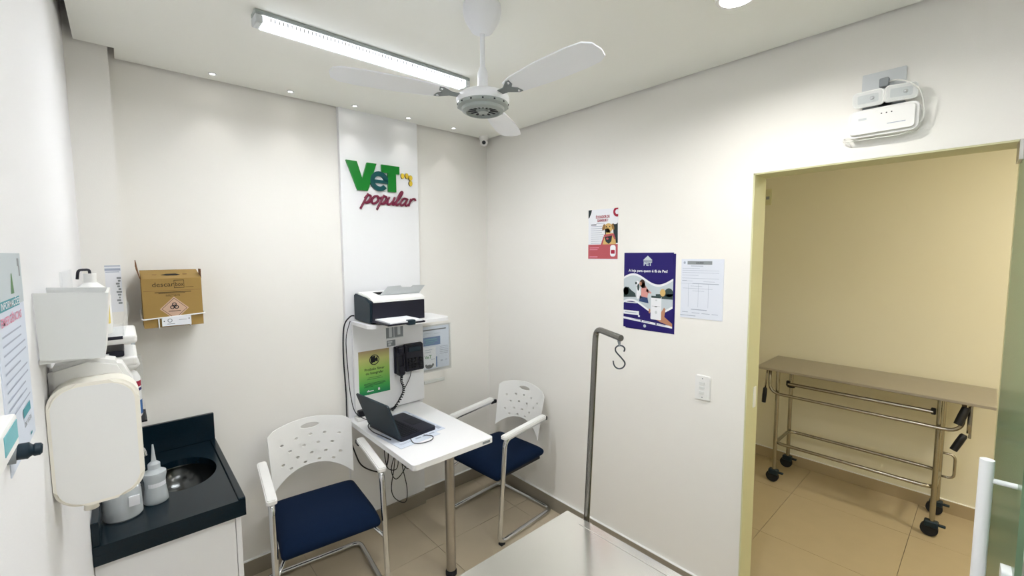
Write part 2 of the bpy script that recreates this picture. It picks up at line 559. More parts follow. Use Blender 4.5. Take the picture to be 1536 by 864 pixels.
bm = bmesh.new(); lathe(bm, [(.09, -.006), (.092, -.010), (.090, -.017), (.076, -.021), (.074, -.031), (.064, -.037), (.06, -.037), (.058, -.028), (.02, -.026), (.018, -.036), (.001, -.036)], (FX, FY, FZ), seg=32)
obj('motor_grille', bm, M['fan_g'], t, True, 35)
bm = bmesh.new()
for k in range(14):
    a = 2 * math.pi * k / 14
    c, s = math.cos(a), math.sin(a)
    prism(bm, [(.026, -.0025), (.054, -.0045), (.054, .0045), (.026, .0025)], lambda u, v, w: Vector((FX + u * c - v * s, FY + u * s + v * c, FZ + w)), -.0275, -.029)
    prism(bm, [(.086, -.003), (.0925, -.003), (.0925, .003), (.086, .003)], lambda u, v, w: Vector((FX + u * c - v * s, FY + u * s + v * c, FZ + w)), -.0155, -.0115)
d = obj('grille_slot', bm, M['rubber'], t); d['kind'] = 'stuff'
for a_deg, p_deg in ((166, 5), (-89, -13), (37, 2)):
    a = math.radians(a_deg)
    rad = Vector((math.cos(a), math.sin(a), 0)); tan = Vector((-math.sin(a), math.cos(a), 0))
    pit = math.radians(p_deg)
    chord = tan * math.cos(pit) + Vector((0, 0, 1)) * math.sin(pit)
    up = rad.cross(chord)
    C0 = Vector((FX, FY, FZ + .012))
    fn = lambda u, v, w: C0 + rad * u + chord * v + up * w
    bm = bmesh.new(); prism(bm, [(.08, -.012), (.12, -.014), (.155, -.034), (.17, -.034), (.165, -.012), (.15, 0), (.165, .012), (.17, .034), (.155, .034), (.12, .014), (.08, .012)], fn, -.0025, .0)
    br = obj('blade_bracket', bm, M['fan_bracket'], t)
    bm = bmesh.new()
    for q in ((.16, -.025), (.16, .025)):
        lathe(bm, [(.0001, -.006), (.004, -.005), (.005, -.0025), (.0001, -.0025)], fn(q[0], q[1], 0), up, 8)
    obj('screw', bm, M['chrome'], br)['kind'] = 'stuff'
    up_e = [(.135, -.03), (.18, -.044), (.3, -.056), (.42, -.058), (.475, -.052), (.498, -.034), (.505, 0)]
    pts = up_e + [(.498, .028), (.475, .042), (.42, .048), (.3, .048), (.18, .04), (.135, .03)]
    bm = bmesh.new(); prism(bm, pts, fn, 0, .004); obj('blade', bm, M['fan_blade'], t)

# ================================================================ SECURITY CAMERA
t = thing('security_camera', 'small white dome security camera in the ceiling corner', 'camera', (-.085, -.075, H))
bm = bmesh.new(); lathe(bm, [(.001, 0), (.034, 0), (.034, -.018), (.026, -.03), (.001, -.03)], (-.085, -.075, H)); obj('mount', bm, M['white_pl'], t, True, 40)
dv = (Vector((-2.12, -2.65, 1.76)) - Vector((-.085, -.075, H - .04))).normalized()
bm = bmesh.new(); lathe(bm, [(.001, -.028), (.016, -.026), (.026, -.014), (.029, 0), (.026, .014), (.018, .024), (.001, .024)], Vector((-.085, -.075, H - .042)), dv); obj('ball', bm, M['white_pl'], t, True)
bm = bmesh.new(); lathe(bm, [(.001, .026), (.013, .026), (.015, .022), (.001, .022)], Vector((-.085, -.075, H - .042)), dv); obj('lens', bm, M['dark_pl'], t, True, 40)

# ================================================================ WALL SIGN  "VeT popular"
PY = -.03
t = thing('wall_sign', 'raised green and wine clinic sign with yellow paw dots on the white panel', 'sign', (-.87, PY, 2.17))
sf = lambda u, v, w: Vector((u, PY - w, v))
V_ = [(-1.102, 2.323), (-1.037, 2.323), (-1.005, 2.222), (-.973, 2.323), (-.912, 2.323), (-.972, 2.152), (-1.037, 2.152)]
bm = bmesh.new(); prism(bm, V_, sf, 0, .014); obj('letter', bm, M['green'], t)
T_ = [(-.880, 2.323), (-.758, 2.323), (-.758, 2.274), (-.783, 2.274), (-.783, 2.159), (-.838, 2.159), (-.838, 2.274), (-.880, 2.274)]
bm = bmesh.new(); prism(bm, T_, sf, .003, .016); obj('letter', bm, M['green'], t)
ec, ro, ri = (-.895, 2.218), .061, .034
out = []; inn = []
for k in range(25):
    a = math.radians(-28 - (360 - 30) * k / 24) if False else math.radians(2 + 318 * k / 24)
    out.append((ec[0] + ro * math.cos(a), ec[1] + ro * math.sin(a)))
    inn.append((ec[0] + ri * math.cos(a), ec[1] + ri * 0.95 * math.sin(a)))
bm = bmesh.new()
A = [bm.verts.new(sf(*q, .015)) for q in out]; B = [bm.verts.new(sf(*q, .015)) for q in inn]
A2 = [bm.verts.new(sf(*q, 0)) for q in out]; B2 = [bm.verts.new(sf(*q, 0)) for q in inn]
for k in range(24):
    bm.faces.new((A[k], A[k + 1], B[k + 1], B[k])); bm.faces.new((A[k], A[k + 1], A2[k + 1], A2[k])); bm.faces.new((B[k], B[k + 1], B2[k + 1], B2[k]))
bm.faces.new((A[0], B[0], B2[0], A2[0])); bm.faces.new((A[24], B[24], B2[24], A2[24]))
bx(bm, ec[0] - ri - .004, PY - .015, ec[1] - .012, ec[0] + ro - .001, PY, ec[1] + .008)
obj('letter', bm, M['teal'], t)['label'] = 'dark teal letter e'
for (u, v, a) in ((-.733, 2.268, .012), (-.703, 2.272, .012), (-.676, 2.262, .013), (-.676, 2.226, .0125)):
    bm = bmesh.new(); prism(bm, ell(u, v, a, .0175), sf, .0, .010)
    d = obj('paw_dot', bm, M['gold_dk'], t)
    bm = bmesh.new(); prism(bm, ell(u, v, a - .0005, .017), sf, .010, .0125)
    obj('paw_dot_face', bm, M['yellow'], d)
# script word, stroke letters in letter units then sheared
script = {
    'p': ([[(0.30, 1.15), (0.05, -0.75)], [(0.12, 0.55), (0.3, 0.95), (0.6, 0.9), (0.62, 0.45), (0.4, 0.05), (0.1, 0.1)], [(0.1, 0.12), (0.45, 0.02), (.8, .25)]], .78),
    'o': ([[(0.5, 0.95), (0.2, 0.85), (0.08, 0.4), (0.25, 0.02), (0.55, 0.1), (0.68, 0.5), (0.5, 0.92), (0.75, .75), (.95, .85)]], .82),
    'u': ([[(0.12, 0.95), (0.08, 0.4), (0.2, 0.02), (0.45, 0.12), (0.6, 0.5)], [(0.66, 0.98), (0.6, 0.3), (0.72, 0.02), (1.0, 0.2)]], .9),
    'l': ([[(-.1, .15), (.25, .8), (0.42, 1.6), (0.28, 1.75), (0.14, 1.2), (0.1, 0.3), (0.22, 0.0), (0.5, 0.2)]], .5),
    'a': ([[(0.6, 0.9), (0.25, 0.9), (0.06, 0.4), (0.2, 0.02), (0.5, 0.25), (0.66, 0.9)], [(0.66, 0.95), (0.6, 0.3), (0.75, 0.02), (1.0, 0.25)]], .9),
    'r': ([[(0.15, 0.95), (0.12, 0.0)], [(0.12, 0.5), (0.3, 0.9), (0.55, 0.98), (0.7, 0.75)]], .7),
}
cur = -1.010; sx = .067; sz = .050
for ch in 'popular':
    strokes, adv = script[ch]
    bm = bmesh.new()
    for st in strokes:
        pts = spline([(cur + sx * (p[0] + .28 * p[1]), PY - .007, 2.078 + sz * p[1]) for p in st], 5)
        tube(bm, pts, .0072, 8)
    obj('letter', bm, M['wine'], t, True)['label'] = 'wine red script letter'
    cur += adv * sx * .98

# ================================================================ FIXED WALL DESK (board, shelf, table, leg)
t = thing('wall_desk', 'white laminate table and shelf unit fixed to the back wall panel, one steel leg', 'desk', (-.88, -.03, 0))
obj('backboard', box(-1.10, -.052, .76, PX1, -.03, 1.34, .002, 1), M['lam'], t)
bm = bmesh.new()
prism(bm, rrect(-1.112, -.325, -.565, -.03, .05, 6), lambda u, v, w: Vector((u, v, w)), 1.338, 1.358)
obj('shelf', bm, M['lam'], t)
bm = bmesh.new()
tp = [(-1.143, -.03), (-1.143, -.827)] + [(-1.123 + .02 * math.cos(a), -.827 + .02 * math.sin(a)) for a in [math.radians(180 + 15 * k) for k in range(1, 7)]] + \
     [(-.668 + .02 * math.cos(a), -.827 + .02 * math.sin(a)) for a in [math.radians(270 + 15 * k) for k in range(0, 7)]] + [(-.648, -.03)]
prism(bm, tp, lambda u, v, w: Vector((u, v, w)), .722, .75)
obj('tabletop', bm, M['lam'], t)
bm = bmesh.new(); tube(bm, [(-.867, -.735, .02), (-.867, -.735, .722)], .026, 20); lg = obj('leg', bm, M['steel'], t, True, 50)
bm = bmesh.new(); lathe(bm, [(.001, 0), (.031, 0), (.031, .018), (.0265, .03), (.0265, .02), (.001, .02)], (-.867, -.735, 0)); obj('foot', bm, M['rubber'], lg, True, 40)
obj('maker_plate', box(-.725, -.8485, .730, -.675, -.847, .743), M['mid_grey'], t)

# ---- printer
bx0, bx1, py0, py1, pz = -1.085, -.735, -.045, -.275, 1.358
t = thing('printer', 'black and white laser printer with open trays on the wall shelf', 'printer', (-.91, -.16, pz))
bm = bmesh.new()
prism(bm, [(py0, pz + .006), (py1, pz + .006), (py1 - .004, pz + .125), (py1 + .06, pz + .15), (py0, pz + .166)], lambda u, v, w: Vector((w, u, v)), bx0, bx1)
bmesh.ops.bevel(bm, geom=bm.edges[:], offset=.006, segments=2, affect='EDGES')
bd = obj('body', bm, M['teal_pl'], t)
obj('front_panel', box(bx0 + .01, py1 - .009, pz + .006, bx1, py1 + .004, pz + .128, .003, 2), M['navy_pl'], t)
bm = bmesh.new()
prism(bm, [(py1 - .013, pz + .122), (py1 - .013, pz + .142), (py1 + .02, pz + .156), (py0 - .03, pz + .176), (py0 - .03, pz + .16), (py1, pz + .14)], lambda u, v, w: Vector((w, u, v)), bx0 + .012, bx1 + .001)
bmesh.ops.bevel(bm, geom=bm.edges[:], offset=.004, segments=2, affect='EDGES')
obj('top_cover', bm, M['white_pl'], t)
obj('output_slot', box(bx0 + .09, py0 - .15, pz + .1605, bx1 - .1, py0 - .07, pz + .1725), M['hole'], t)
# output flap standing up on the front top edge
ff = lambda u, v, w: Vector((u, py1 + .06 + .05 * v / .07 * -1 - w, pz + .152 + v))
bm = bmesh.new(); prism(bm, [(-1.005, 0), (-.742, -.002), (-.715, .058), (-.80, .062), (-.808, .052), (-.872, .054), (-.885, .064), (-.965, .062)], ff, 0, .004)
obj('output_flap', bm, M['grey_pl'], t)
# feed tray with paper
trz = pz + .014
obj('paper_tray', box(-1.075, -.48, trz, -.845, py1 + .01, trz + .010, .003, 1), M['navy_pl'], t)
obj('paper_stack', box(-1.06, -.474, trz + .010, -.86, py1 + .01, trz + .018), M['paper'], t)
obj('paper_guide', box(-.955, -.486, trz - .006, -.912, -.45, trz + .022, .002, 1), M['teal_pl'], t)
for xx in (bx0 + .03, bx1 - .03):
    obj('foot', box(xx - .012, py1 + .02, pz, xx + .012, py0 - .01, pz + .007), M['rubber'], t)

# ---- stickers under the shelf
def sticker(name, label, cat, u0, z0, u1, z1, m, y=-.052):
    o = obj(name, box(u0, y - .0008, z0, u1, y, z1), m)
    return tag(o, label, cat)
s1 = sticker('label_sticker', 'larger grey printed sticker on the backboard under the printer tray', 'sticker', -.885, 1.215, -.765, 1.315, M['mid_grey'])
s2 = sticker('label_sticker', 'small grey square sticker below the larger one on the backboard', 'sticker', -.882, 1.165, -.822, 1.205, M['mid_grey'])
S = Sheet(s1, (-.885, -.0528, 1.315), (1, 0, 0), (0, -1, 0))
S.rects('white_divider', [(.052, 0, .057, .1), (0, .094, .12, .1), (.02, .02, .04, .09), (.08, .012, .1, .08)], M['grey_pl'], .0004)
S = Sheet(s2, (-.882, -.0528, 1.205), (1, 0, 0), (0, -1, 0))
S.rects('white_print', [(.006, .006, .038, .016), (.01, .02, .03, .034)], M['grey_pl'], .0004)

# ---- green notice
gx0, gx1, gz0, gz1 = -1.072, -.868, 1.158, .878
n = tag(obj('green_notice', box(gx0, -.0535, gz1, gx1, -.052, gz0), M['green_grad']), 'green gradient no-filming notice on the backboard left of the telephone', 'notice')
S = Sheet(n, (gx0, -.0535, gz0), (1, 0, 0), (0, -1, 0))
def ringpoly(cu, cv, ro, ri, n=28):
    o = ell(cu, cv, ro, ro, n); i = ell(cu, cv, ri, ri, n)
    return [[o[k], o[(k + 1) % n], i[(k + 1) % n], i[k]] for k in range(n)]
S.polys('prohibition_ring', ringpoly(.102, .062, .033, .028), M['ink'], .0006)
S.polys('camera_icon', [rrect(.078, .048, .108, .078, .004), [(.108, .058), (.125, .05), (.125, .076), (.108, .07)], ell(.086, .044, .008, .008, 10), ell(.101, .044, .008, .008, 10), [(.079, .084), (.083, .088), (.128, .042), (.124, .038)]], M['ink'], .0005)
S.text('heading', 'Proibido filmar', .102, .127, .022, M['ink'], .0006, 'CENTER', .012)
S.text('heading', 'ou fotografar', .102, .152, .022, M['ink'], .0006, 'CENTER', .012)
S.rects('small_print', [(.06, .172, .145, .174), (.05, .182, .155, .184), (.03, .208, .17, .2105), (.03, .215, .175, .2175), (.035, .222, .16, .2245), (.03, .229, .09, .2315)], M['dkgreen'], .0005)
S.rects('footer_marks', [(.048, .256, .092, .262), (.055, .25, .062, .254), (.122, .247, .134, .262)], M['paper'], .0005)

# ---- desk telephone hung on the board
t = thing('telephone', 'black corded desk telephone hung on the backboard above the table', 'telephone', (-.735, -.052, 1.07))
bm = bmesh.new()
prism(bm, [(-.052, .985), (-.095, .985), (-.085, 1.16), (-.07, 1.166), (-.052, 1.166)], lambda u, v, w: Vector((w, u, v)), -.77, -.635)
bmesh.ops.bevel(bm, geom=bm.edges[:], offset=.005, segments=2, affect='EDGES')
bd = obj('body', bm, M['navy_pl'], t)
bm = bmesh.new()
prism(bm, [(-.062, .972), (-.112, .972), (-.118, .985), (-.112, 1.02), (-.098, 1.03), (-.095, 1.11), (-.104, 1.12), (-.104, 1.15), (-.096, 1.164), (-.062, 1.164)], lambda u, v, w: Vector((w, u, v)), -.832, -.785)
bmesh.ops.bevel(bm, geom=bm.edges[:], offset=.008, segments=2, affect='EDGES')
obj('handset', bm, M['navy_pl'], t)
obj('cradle', box(-.838, -.052, .98, -.77, -.07, 1.16, .004, 1), M['navy_pl'], t)
obj('screen', box(-.748, -.094, 1.115, -.66, -.086, 1.145, .002, 1), M['teal_pl'], t)
bm = bmesh.new()
for i in range(3):
    for j in range(4):
        bx(bm, -.752 + i * .024, -.099, 1.06 - j * .018, -.734 + i * .024, -.09, 1.072 - j * .018)
for j in range(5):
    bx(bm, -.672, -.099, 1.06 - j * .015, -.65, -.09, 1.07 - j * .015)
d = obj('key', bm, M['dark_pl'], t); d['kind'] = 'stuff'

# ---- document holder on the wall
t = thing('document_holder', 'clear acrylic document holder with blue and white leaflets right of the telephone', 'document holder', (-.48, -.003, 1.1))
obj('back_plate', box(-.605, -.004, .93, -.362, 0, 1.26), M['acryl'], t)
obj('document', box(-.6, -.006, .945, -.375, -.0045, 1.25), M['paper_b'], t)
S = Sheet(t, (-.6, -.006, 1.25), (1, 0, 0), (0, -1, 0))
S.rects('header_band', [(.0, .02, .2, .028)], M['ink'], .0005)
S.rects('printed_line', [(.145, .15 + .013 * k, .215, .155 + .013 * k) for k in range(5)] + [(.02, .045, .09, .048), (.1, .052, .15, .055), (.15, .25, .17, .262), (.19, .25, .205, .258)], M['line'], .0005)
obj('blue_leaflet', box(-.6, -.008, 1.115, -.45, -.0065, 1.175), M['blue_p'], t)
S2 = Sheet(t, (-.6, -.008, 1.175), (1, 0, 0), (0, -1, 0))
S2.rects('leaflet_text', [(.02, .012, .12, .02), (.03, .028, .125, .034), (.02, .042, .1, .047)], M['tealp'], .0005)
obj('white_leaflet', box(-.6, -.0085, .955, -.49, -.0065, 1.105), M['paper'], t)
S3 = Sheet(t, (-.6, -.0085, 1.105), (1, 0, 0), (0, -1, 0))
S3.text('leaflet_logo', 'VeT', .018, .082, .034, M['green'], .0006, 'LEFT', .02)
S3.polys('leaflet_animal', [ell(.055, .14, .03, .014), ell(.03, .13, .008, .01), ell(.085, .13, .008, .01)], M['ink'], .0005)
S3.rects('leaflet_text', [(.02, .018, .08, .022), (.02, .034, .07, .038), (.07, .088, .1, .093)], M['line'], .0005)
obj('leaflet_edge', box(-.49, -.0075, .955, -.478, -.0065, 1.03), M['blue_p'], t)
bm = bmesh.new(); bx(bm, -.608, -.0125, .925, -.36, -.0105, 1.262); obj('front_plate', bm, M['acryl'], t)

# ---- white raceway on the wall behind the table
tag(obj('cable_raceway', box(-.59, -.012, .845, -.42, 0, .868, .002, 1), M['lam2']), 'short white cable raceway on the back wall beside the table', 'raceway')

# ---- papers and laptop on the table
TZ = .75
def flat_sheet(name, label, pts, z, m):
    bm = bmesh.new(); prism(bm, pts, lambda u, v, w: Vector((u, v, w)), z, z + .0012)
    return tag(obj(name, bm, m), label, 'paper')
pa = flat_sheet('printed_sheet', 'bluish printed sheet under the right side of the laptop', [(-.975, -.17), (-.815, -.155), (-.78, -.565), (-.94, -.58)], TZ + .0006, M['paper_b'])
S = Sheet(pa, (-.815, -.155, TZ + .0018), Vector((.035, -.4, 0)), (0, 0, 1), Vector((1, .09, 0)))
S.rects('table_print', [(.1, .012, .33, .03), (.14, .034, .30, .038), (.05, .01, .07, .016), (.345, .01, .39, .036)], M['line'], .0005)
pb = flat_sheet('printed_sheet', 'bluish form sticking out from under the front of the laptop', [(-1.125, -.40), (-.87, -.38), (-.845, -.615), (-1.10, -.64)], TZ + .0018, M['paper_b'])
S = Sheet(pb, (-1.105, -.58, TZ + .003), (1, .09, 0), (0, 0, 1), (-.09, 1, 0))
S.rects('blue_icon', [(.12 + .045 * k, .008, .155 + .045 * k, .022) for k in range(3)] + [(.02, .01, .1, .014), (.02, .02, .09, .024)], M['line'], .0005)
t = thing('laptop', 'open black laptop standing on papers on the white table', 'laptop', (-.98, -.4, TZ + .003))
LC = Vector((-1.08, -.405, TZ + .003)); lr = math.radians(6)
lu = Vector((math.cos(lr), math.sin(lr), 0)); lv = Vector((-math.sin(lr), math.cos(lr), 0))
lf = lambda u, v, w: LC + lu * u + lv * v + Vector((0, 0, w))
bm = bmesh.new(); prism(bm, rrect(0, -.165, .235, .165, .012), lf, .0, .018); base = obj('base', bm, M['navy_pl'], t)
bm = bmesh.new()
for i in range(6):
    for j in range(14):
        u0, v0 = .025 + i * .0185, -.148 + j * .0212
        prism(bm, [(u0, v0), (u0 + .015, v0), (u0 + .015, v0 + .0175), (u0, v0 + .0175)], lf, .0181, .0198)
k = obj('key', bm, M['dark_pl'], base); k['kind'] = 'stuff'
bm = bmesh.new(); prism(bm, [(.155, -.05), (.215, -.05), (.215, .05), (.155, .05)], lf, .0181, .0188); obj('touchpad', bm, M['dark_pl'], base)
ang = math.radians(110)
su = lu * math.cos(ang) + Vector((0, 0, math.sin(ang)))
sn = lu * -math.sin(ang) + Vector((0, 0, math.cos(ang)))
hf = lambda u, v, w: lf(.004, 0, .017) + su * u + lv * v + sn * w
bm = bmesh.new(); prism(bm, rrect(0, -.165, .215, .165, .01), hf, 0, .008); lid = obj('lid', bm, M['teal_pl'], t)
bm = bmesh.new(); prism(bm, rrect(.015, -.155, .205, .155, .004), hf, -.0008, 0); obj('screen', bm, M['dark_pl'], lid)
bm = bmesh.new(); tube(bm, [lf(.002, -.12, .016), lf(.002, .12, .016)], .007, 8); obj('hinge', bm, M['dark_pl'], t, True, 40)

# power adapter at the back of the table
t = thing('power_adapter', 'black power plug in a white block at the back of the table', 'adapter', (-1.085, -.1, TZ))
obj('socket_block', box(-1.12, -.13, TZ, -1.03, -.075, TZ + .022, .004, 2), M['white_pl'], t)
obj('plug', box(-1.105, -.12, TZ + .022, -1.06, -.085, TZ + .06, .005, 2), M['dark_pl'], t)

# ---- cables
def cable(name, label, pts, r, m=None, n=7, cat='cable'):
    bm = bmesh.new(); tube(bm, spline(pts, n), r, 7)
    return tag(obj(name, bm, m or M['cable'], None, True), label, cat)
cable('black_cable', 'black printer cord running from the shelf down behind the left chair', [(-1.092, -.06, 1.39), (-1.118, -.06, 1.385), (-1.152, -.05, 1.328), (-1.162, -.05, 1.167), (-1.154, -.05, .918), (-1.15, -.05, .70), (-1.11, -.05, .526), (-1.062, -.05, .423), (-.953, -.055, .35), (-.911, -.055, .371), (-.894, -.055, .456), (-.90, -.055, .60), (-.90, -.06, .71)], .0042)
cable('thin_black_cable', 'thin black cord from the shelf edge to the plug behind the laptop', [(-1.118, -.062, 1.36), (-1.142, -.05, 1.25), (-1.137, -.05, 1.05), (-1.13, -.06, .9), (-1.118, -.1, .80), (-1.07, -.17, .762), (-1.03, -.16, .762), (-1.03, -.11, .777)], .0026)
cable('looped_black_cable', 'black laptop charger cord looped at the left table edge', [(-1.098, -.52, .762), (-1.115, -.44, .765), (-1.13, -.36, .768), (-1.12, -.28, .775), (-1.07, -.25, .79), (-1.0, -.22, .80), (-.93, -.16, .785), (-.87, -.11, .765), (-.85, -.09, .775), (-.89, -.09, .762)], .003)
cable('looped_black_cable', 'black cord looped on the paper in front of the laptop', [(-.935, -.585, .762), (-.90, -.62, .757), (-.93, -.66, .757), (-.99, -.66, .757), (-1.02, -.63, .757), (-1.015, -.585, .762)], .0024)
# coiled telephone cord
bm = bmesh.new()
axis = spline([(-.80, -.088, .972), (-.80, -.082, .93), (-.785, -.08, .88), (-.80, -.085, .83), (-.85, -.1, .785), (-.885, -.11, .762)], 16)
pts = []
for i, p in enumerate(axis):
    a = i * 1.5
    pts.append(p + Vector((.007 * math.cos(a), .007 * math.sin(a) * .6, .003 * math.sin(a))))
tube(bm, spline(pts, 3), .0036, 6)
tag(obj('coiled_phone_cord', bm, M['cable'], None, True), 'coiled black handset cord hanging from the telephone to the table', 'cable')
cable('phone_line', 'thin straight black wire from the telephone to the table', [(-.72, -.07, .985), (-.735, -.068, .93), (-.78, -.068, .86), (-.825, -.075, .80), (-.86, -.085, .754)], .0022)
tangle = [
    [(-.955, -.09, .70), (-.945, -.1, .56), (-.938, -.1, .45), (-.917, -.1, .377), (-.86, -.1, .36), (-.85, -.1, .45), (-.88, -.09, .58), (-.90, -.08, .71)],
    [(-.93, -.12, .71), (-.91, -.125, .60), (-.846, -.125, .42), (-.789, -.125, .345), (-.775, -.125, .44), (-.765, -.12, .58), (-.75, -.12, .71)],
    [(-.86, -.145, .71), (-.88, -.145, .56), (-.90, -.145, .40), (-.925, -.15, .27), (-.899, -.15, .19), (-.829, -.15, .141), (-.817, -.15, .237), (-.85, -.15, .44), (-.83, -.145, .71)],
    [(-.80, -.17, .71), (-.86, -.17, .58), (-.93, -.17, .42), (-.90, -.17, .33), (-.83, -.17, .40), (-.86, -.17, .52), (-.83, -.17, .63), (-.79, -.165, .71)],
]
lab = ['loose black cable hanging under the table, leftmost of the tangle', 'loose black cable hanging under the table, rightmost of the tangle', 'lowest hanging loop of black cable under the table', 'loose black cable hanging under the table, foremost of the tangle']
for pts, l in zip(tangle, lab):
    cable('hanging_cable', l, pts, .003)['group'] = 'tangled cables under the table'

# ================================================================ CHAIRS
def make_chair():
    t = thing('visitor_chair', 'white perforated-back chair with navy seat between the sink and the table', 'chair', (0, 0, 0), 'cantilever visitor chairs')
    r = .0145
    P = []
    side = [(-.25, .17, .672), (-.25, -.195, .645), (-.25, -.25, r + .001), (-.25, .245, r + .001)]
    path = side + [(-x, y, z) for x, y, z in side[::-1]]
    bm = bmesh.new(); tube(bm, fillet(path, .05, 6), r, 12); obj('frame', bm, M['chrome'], t, True, 50)
    for s in (-1, 1):
        bm = bmesh.new(); prism(bm, rrect(-.022, -.215, .022, .17, .012), lambda u, v, w: Vector((s * .25 + u, v, w + .027 * (v + .195) / .365)), .653, .673)
        bmesh.ops.bevel(bm, geom=[e for e in bm.edges if all(v.co.z > .6715 + .027 * (v.co.y + .195) / .365 - .0005 for v in e.verts)], offset=.005, segments=2, affect='EDGES')
        obj('armrest', bm, M['white_pl'], t)
        bm = bmesh.new(); bx(bm, s * .25 - .014, -.245, .004 - .004, s * .25 + .014, -.215, .012); obj('foot_pad', bm, M['rubber'], t)
        bm = bmesh.new(); bx(bm, s * .243 - .012, .15, .655, s * .243 + .008, .205, .68, .004, 1); obj('back_clip', bm, M['dark_pl'], t)
    # seat cushion
    bm = bmesh.new()
    nx, ny = 14, 12
    def seatpt(i, j, top):
        u = -1 + 2 * i / nx; v = -1 + 2 * j / ny
        x = u * (.226 - .006 * v); y = -.012 + v * .232
        zc = .012 * (1 - u ** 4) * (1 - v ** 4)
        edge = max(abs(u), abs(v))
        dz = 0
        if v < -.4: dz = -.026 * ((-v - .4) / .6) ** 2
        if top:
            return Vector((x, y, .458 + zc + dz - (.02 if edge > .99 else 0)))
        return Vector((x * .98, y * .98, .398 + dz * .8))
    G = {}
    for top in (1, 0):
        for i in range(nx + 1):
            for j in range(ny + 1):
                G[top, i, j] = bm.verts.new(seatpt(i, j, top))
    for i in range(nx):
        for j in range(ny):
            bm.faces.new([G[1, a, b] for a, b in ((i, j), (i + 1, j), (i + 1, j + 1), (i, j + 1))])
            bm.faces.new([G[0, a, b] for a, b in ((i, j), (i, j + 1), (i + 1, j + 1), (i + 1, j))])
    per = [(i, 0) for i in range(nx)] + [(nx, j) for j in range(ny)] + [(i, ny) for i in range(nx, 0, -1)] + [(0, j) for j in range(ny, 0, -1)]
    for k in range(len(per)):
        a, b = per[k], per[(k + 1) % len(per)]
        bm.faces.new((G[1, a[0], a[1]], G[1, b[0], b[1]], G[0, b[0], b[1]], G[0, a[0], a[1]]))
    so = obj('seat', bm, M['fabric'], t, True)
    sub = so.modifiers.new('soft', 'SUBSURF'); sub.levels = 1; sub.render_levels = 2
    obj('seat_shell', box(-.2, -.19, .372, .2, .19, .398, .006, 1), M['dark_pl'], t)
    bm = bmesh.new()
    tube(bm, fillet([(-.247, -.228, .31), (-.20, -.16, .360), (.20, -.16, .360), (.247, -.228, .31)], .03, 4), .009, 8)
    obj('seat_support', bm, M['chrome'], t, True, 50)
    # perforated back shell
    bm = bmesh.new()
    NS, NT = 150, 100
    holes = []
    def top(s): return .85 - .035 * s * s - .05 * max(0, abs(s) - .86) ** 1.0 * 2.2
    def bot(s): return .60 - .085 * abs(s) ** 2.2
    def W(tt): return .205 + .013 * (tt)
    def pt(s, tt):
        z = bot(s) + (top(s) - bot(s)) * tt
        x = s * W(min(1, max(0, (z - .51) / .33)))
        y = .205 + .06 * (z - .55) / .3 - .045 * s * s
        return Vector((x, y, z))
    for z0, us in ((.756, (-.74, -.37, 0, .37, .74)), (.706, (-.55, -.185, .185, .55)), (.657, (-.74, -.37, 0, .37, .74)), (.617, (-.55, -.185, .185, .55))):
        for u in us:
            holes.append((u * .2, z0 - .038 * u * u, .0088, .0054))
    slot = (0.0, .805, .048, .0125)
    V = [[bm.verts.new(pt(-1 + 2 * i / NS, j / NT)) for j in range(NT + 1)] for i in range(NS + 1)]
    for i in range(NS):
        for j in range(NT):
            c = (V[i][j].co + V[i + 1][j + 1].co) / 2
            skip = False
            for hx, hz, a, b in holes + [slot]:
                if ((c.x - hx) / a) ** 2 + ((c.z - hz) / b) ** 2 < 1: skip = True; break
            if not skip:
                bm.faces.new((V[i][j], V[i + 1][j], V[i + 1][j + 1], V[i][j + 1]))
    bmesh.ops.delete(bm, geom=[v for v in bm.verts if not v.link_faces], context='VERTS')
    bo = obj('backrest', bm, M['white_pl'], t, True, 50)
    so = bo.modifiers.new('shell', 'SOLIDIFY'); so.thickness = .004; so.offset = 0
    return t
ch = make_chair()
ch.location = (-1.418, -.375, 0); ch.rotation_euler = (0, 0, math.radians(-6))
dup(ch, (-.292, -.475, 0), math.radians(-86), 'white perforated-back chair with navy seat between the table and the right wall')

# ================================================================ SHARPS BOX on the back wall
X0, X1, Z0, Z1, YB, YFr, ZF = -2.068, -1.856, 1.443, 1.694, -.018, -.19, 1.66
t = thing('sharps_box', 'brown cardboard sharps disposal box on the back wall above the sink', 'box', ((X0 + X1) / 2, -.1, Z0))
bm = bmesh.new()
prism(bm, [(YFr, Z0), (YFr, ZF), (YB, Z1), (YB, Z0)], lambda u, v, w: Vector((w, u, v)), X0, X1); obj('carton', bm, M['card'], t)
zt = lambda y: ZF + (Z1 - ZF) * (y - YFr) / (YB - YFr)
S = Sheet(t, (X0, YFr, ZF + .012), (1, 0, 0), (0, -1, 0))
w_ = X1 - X0
S.text('brand_print', 'descar', .034, .048, .028, M['card_print'], .0006, 'LEFT', .004, .076)
S.text('brand_print', 'box', .115, .048, .026, M['card_print'], .0006, 'LEFT', .004, .03)
S.rects('frame_print', [(.111, .02, .148, .0225), (.111, .054, .148, .0565), (.111, .02, .1125, .0565), (.1465, .02, .148, .0565), (.152, .052, .182, .0535)], M['card_print'], .0005)
S.rects('fold_line', [(.004, .066, w_ - .004, .0672)], M['card_dk'], .0005)
S.rects('small_print', [(.042, .0725, .172, .0755), (.055, .0775, .15, .0795)], M['card_print'], .0005)
S.text('warning_print', 'INFECTANTE', .105, .093, .0125, M['card_print'], .0006, 'CENTER', .004, .05)
cu, cv = .108, .148
S.polys('warning_diamond', [[(cu, cv - .053), (cu + .052, cv), (cu, cv + .053), (cu - .052, cv)]], M['pink'], .0006)
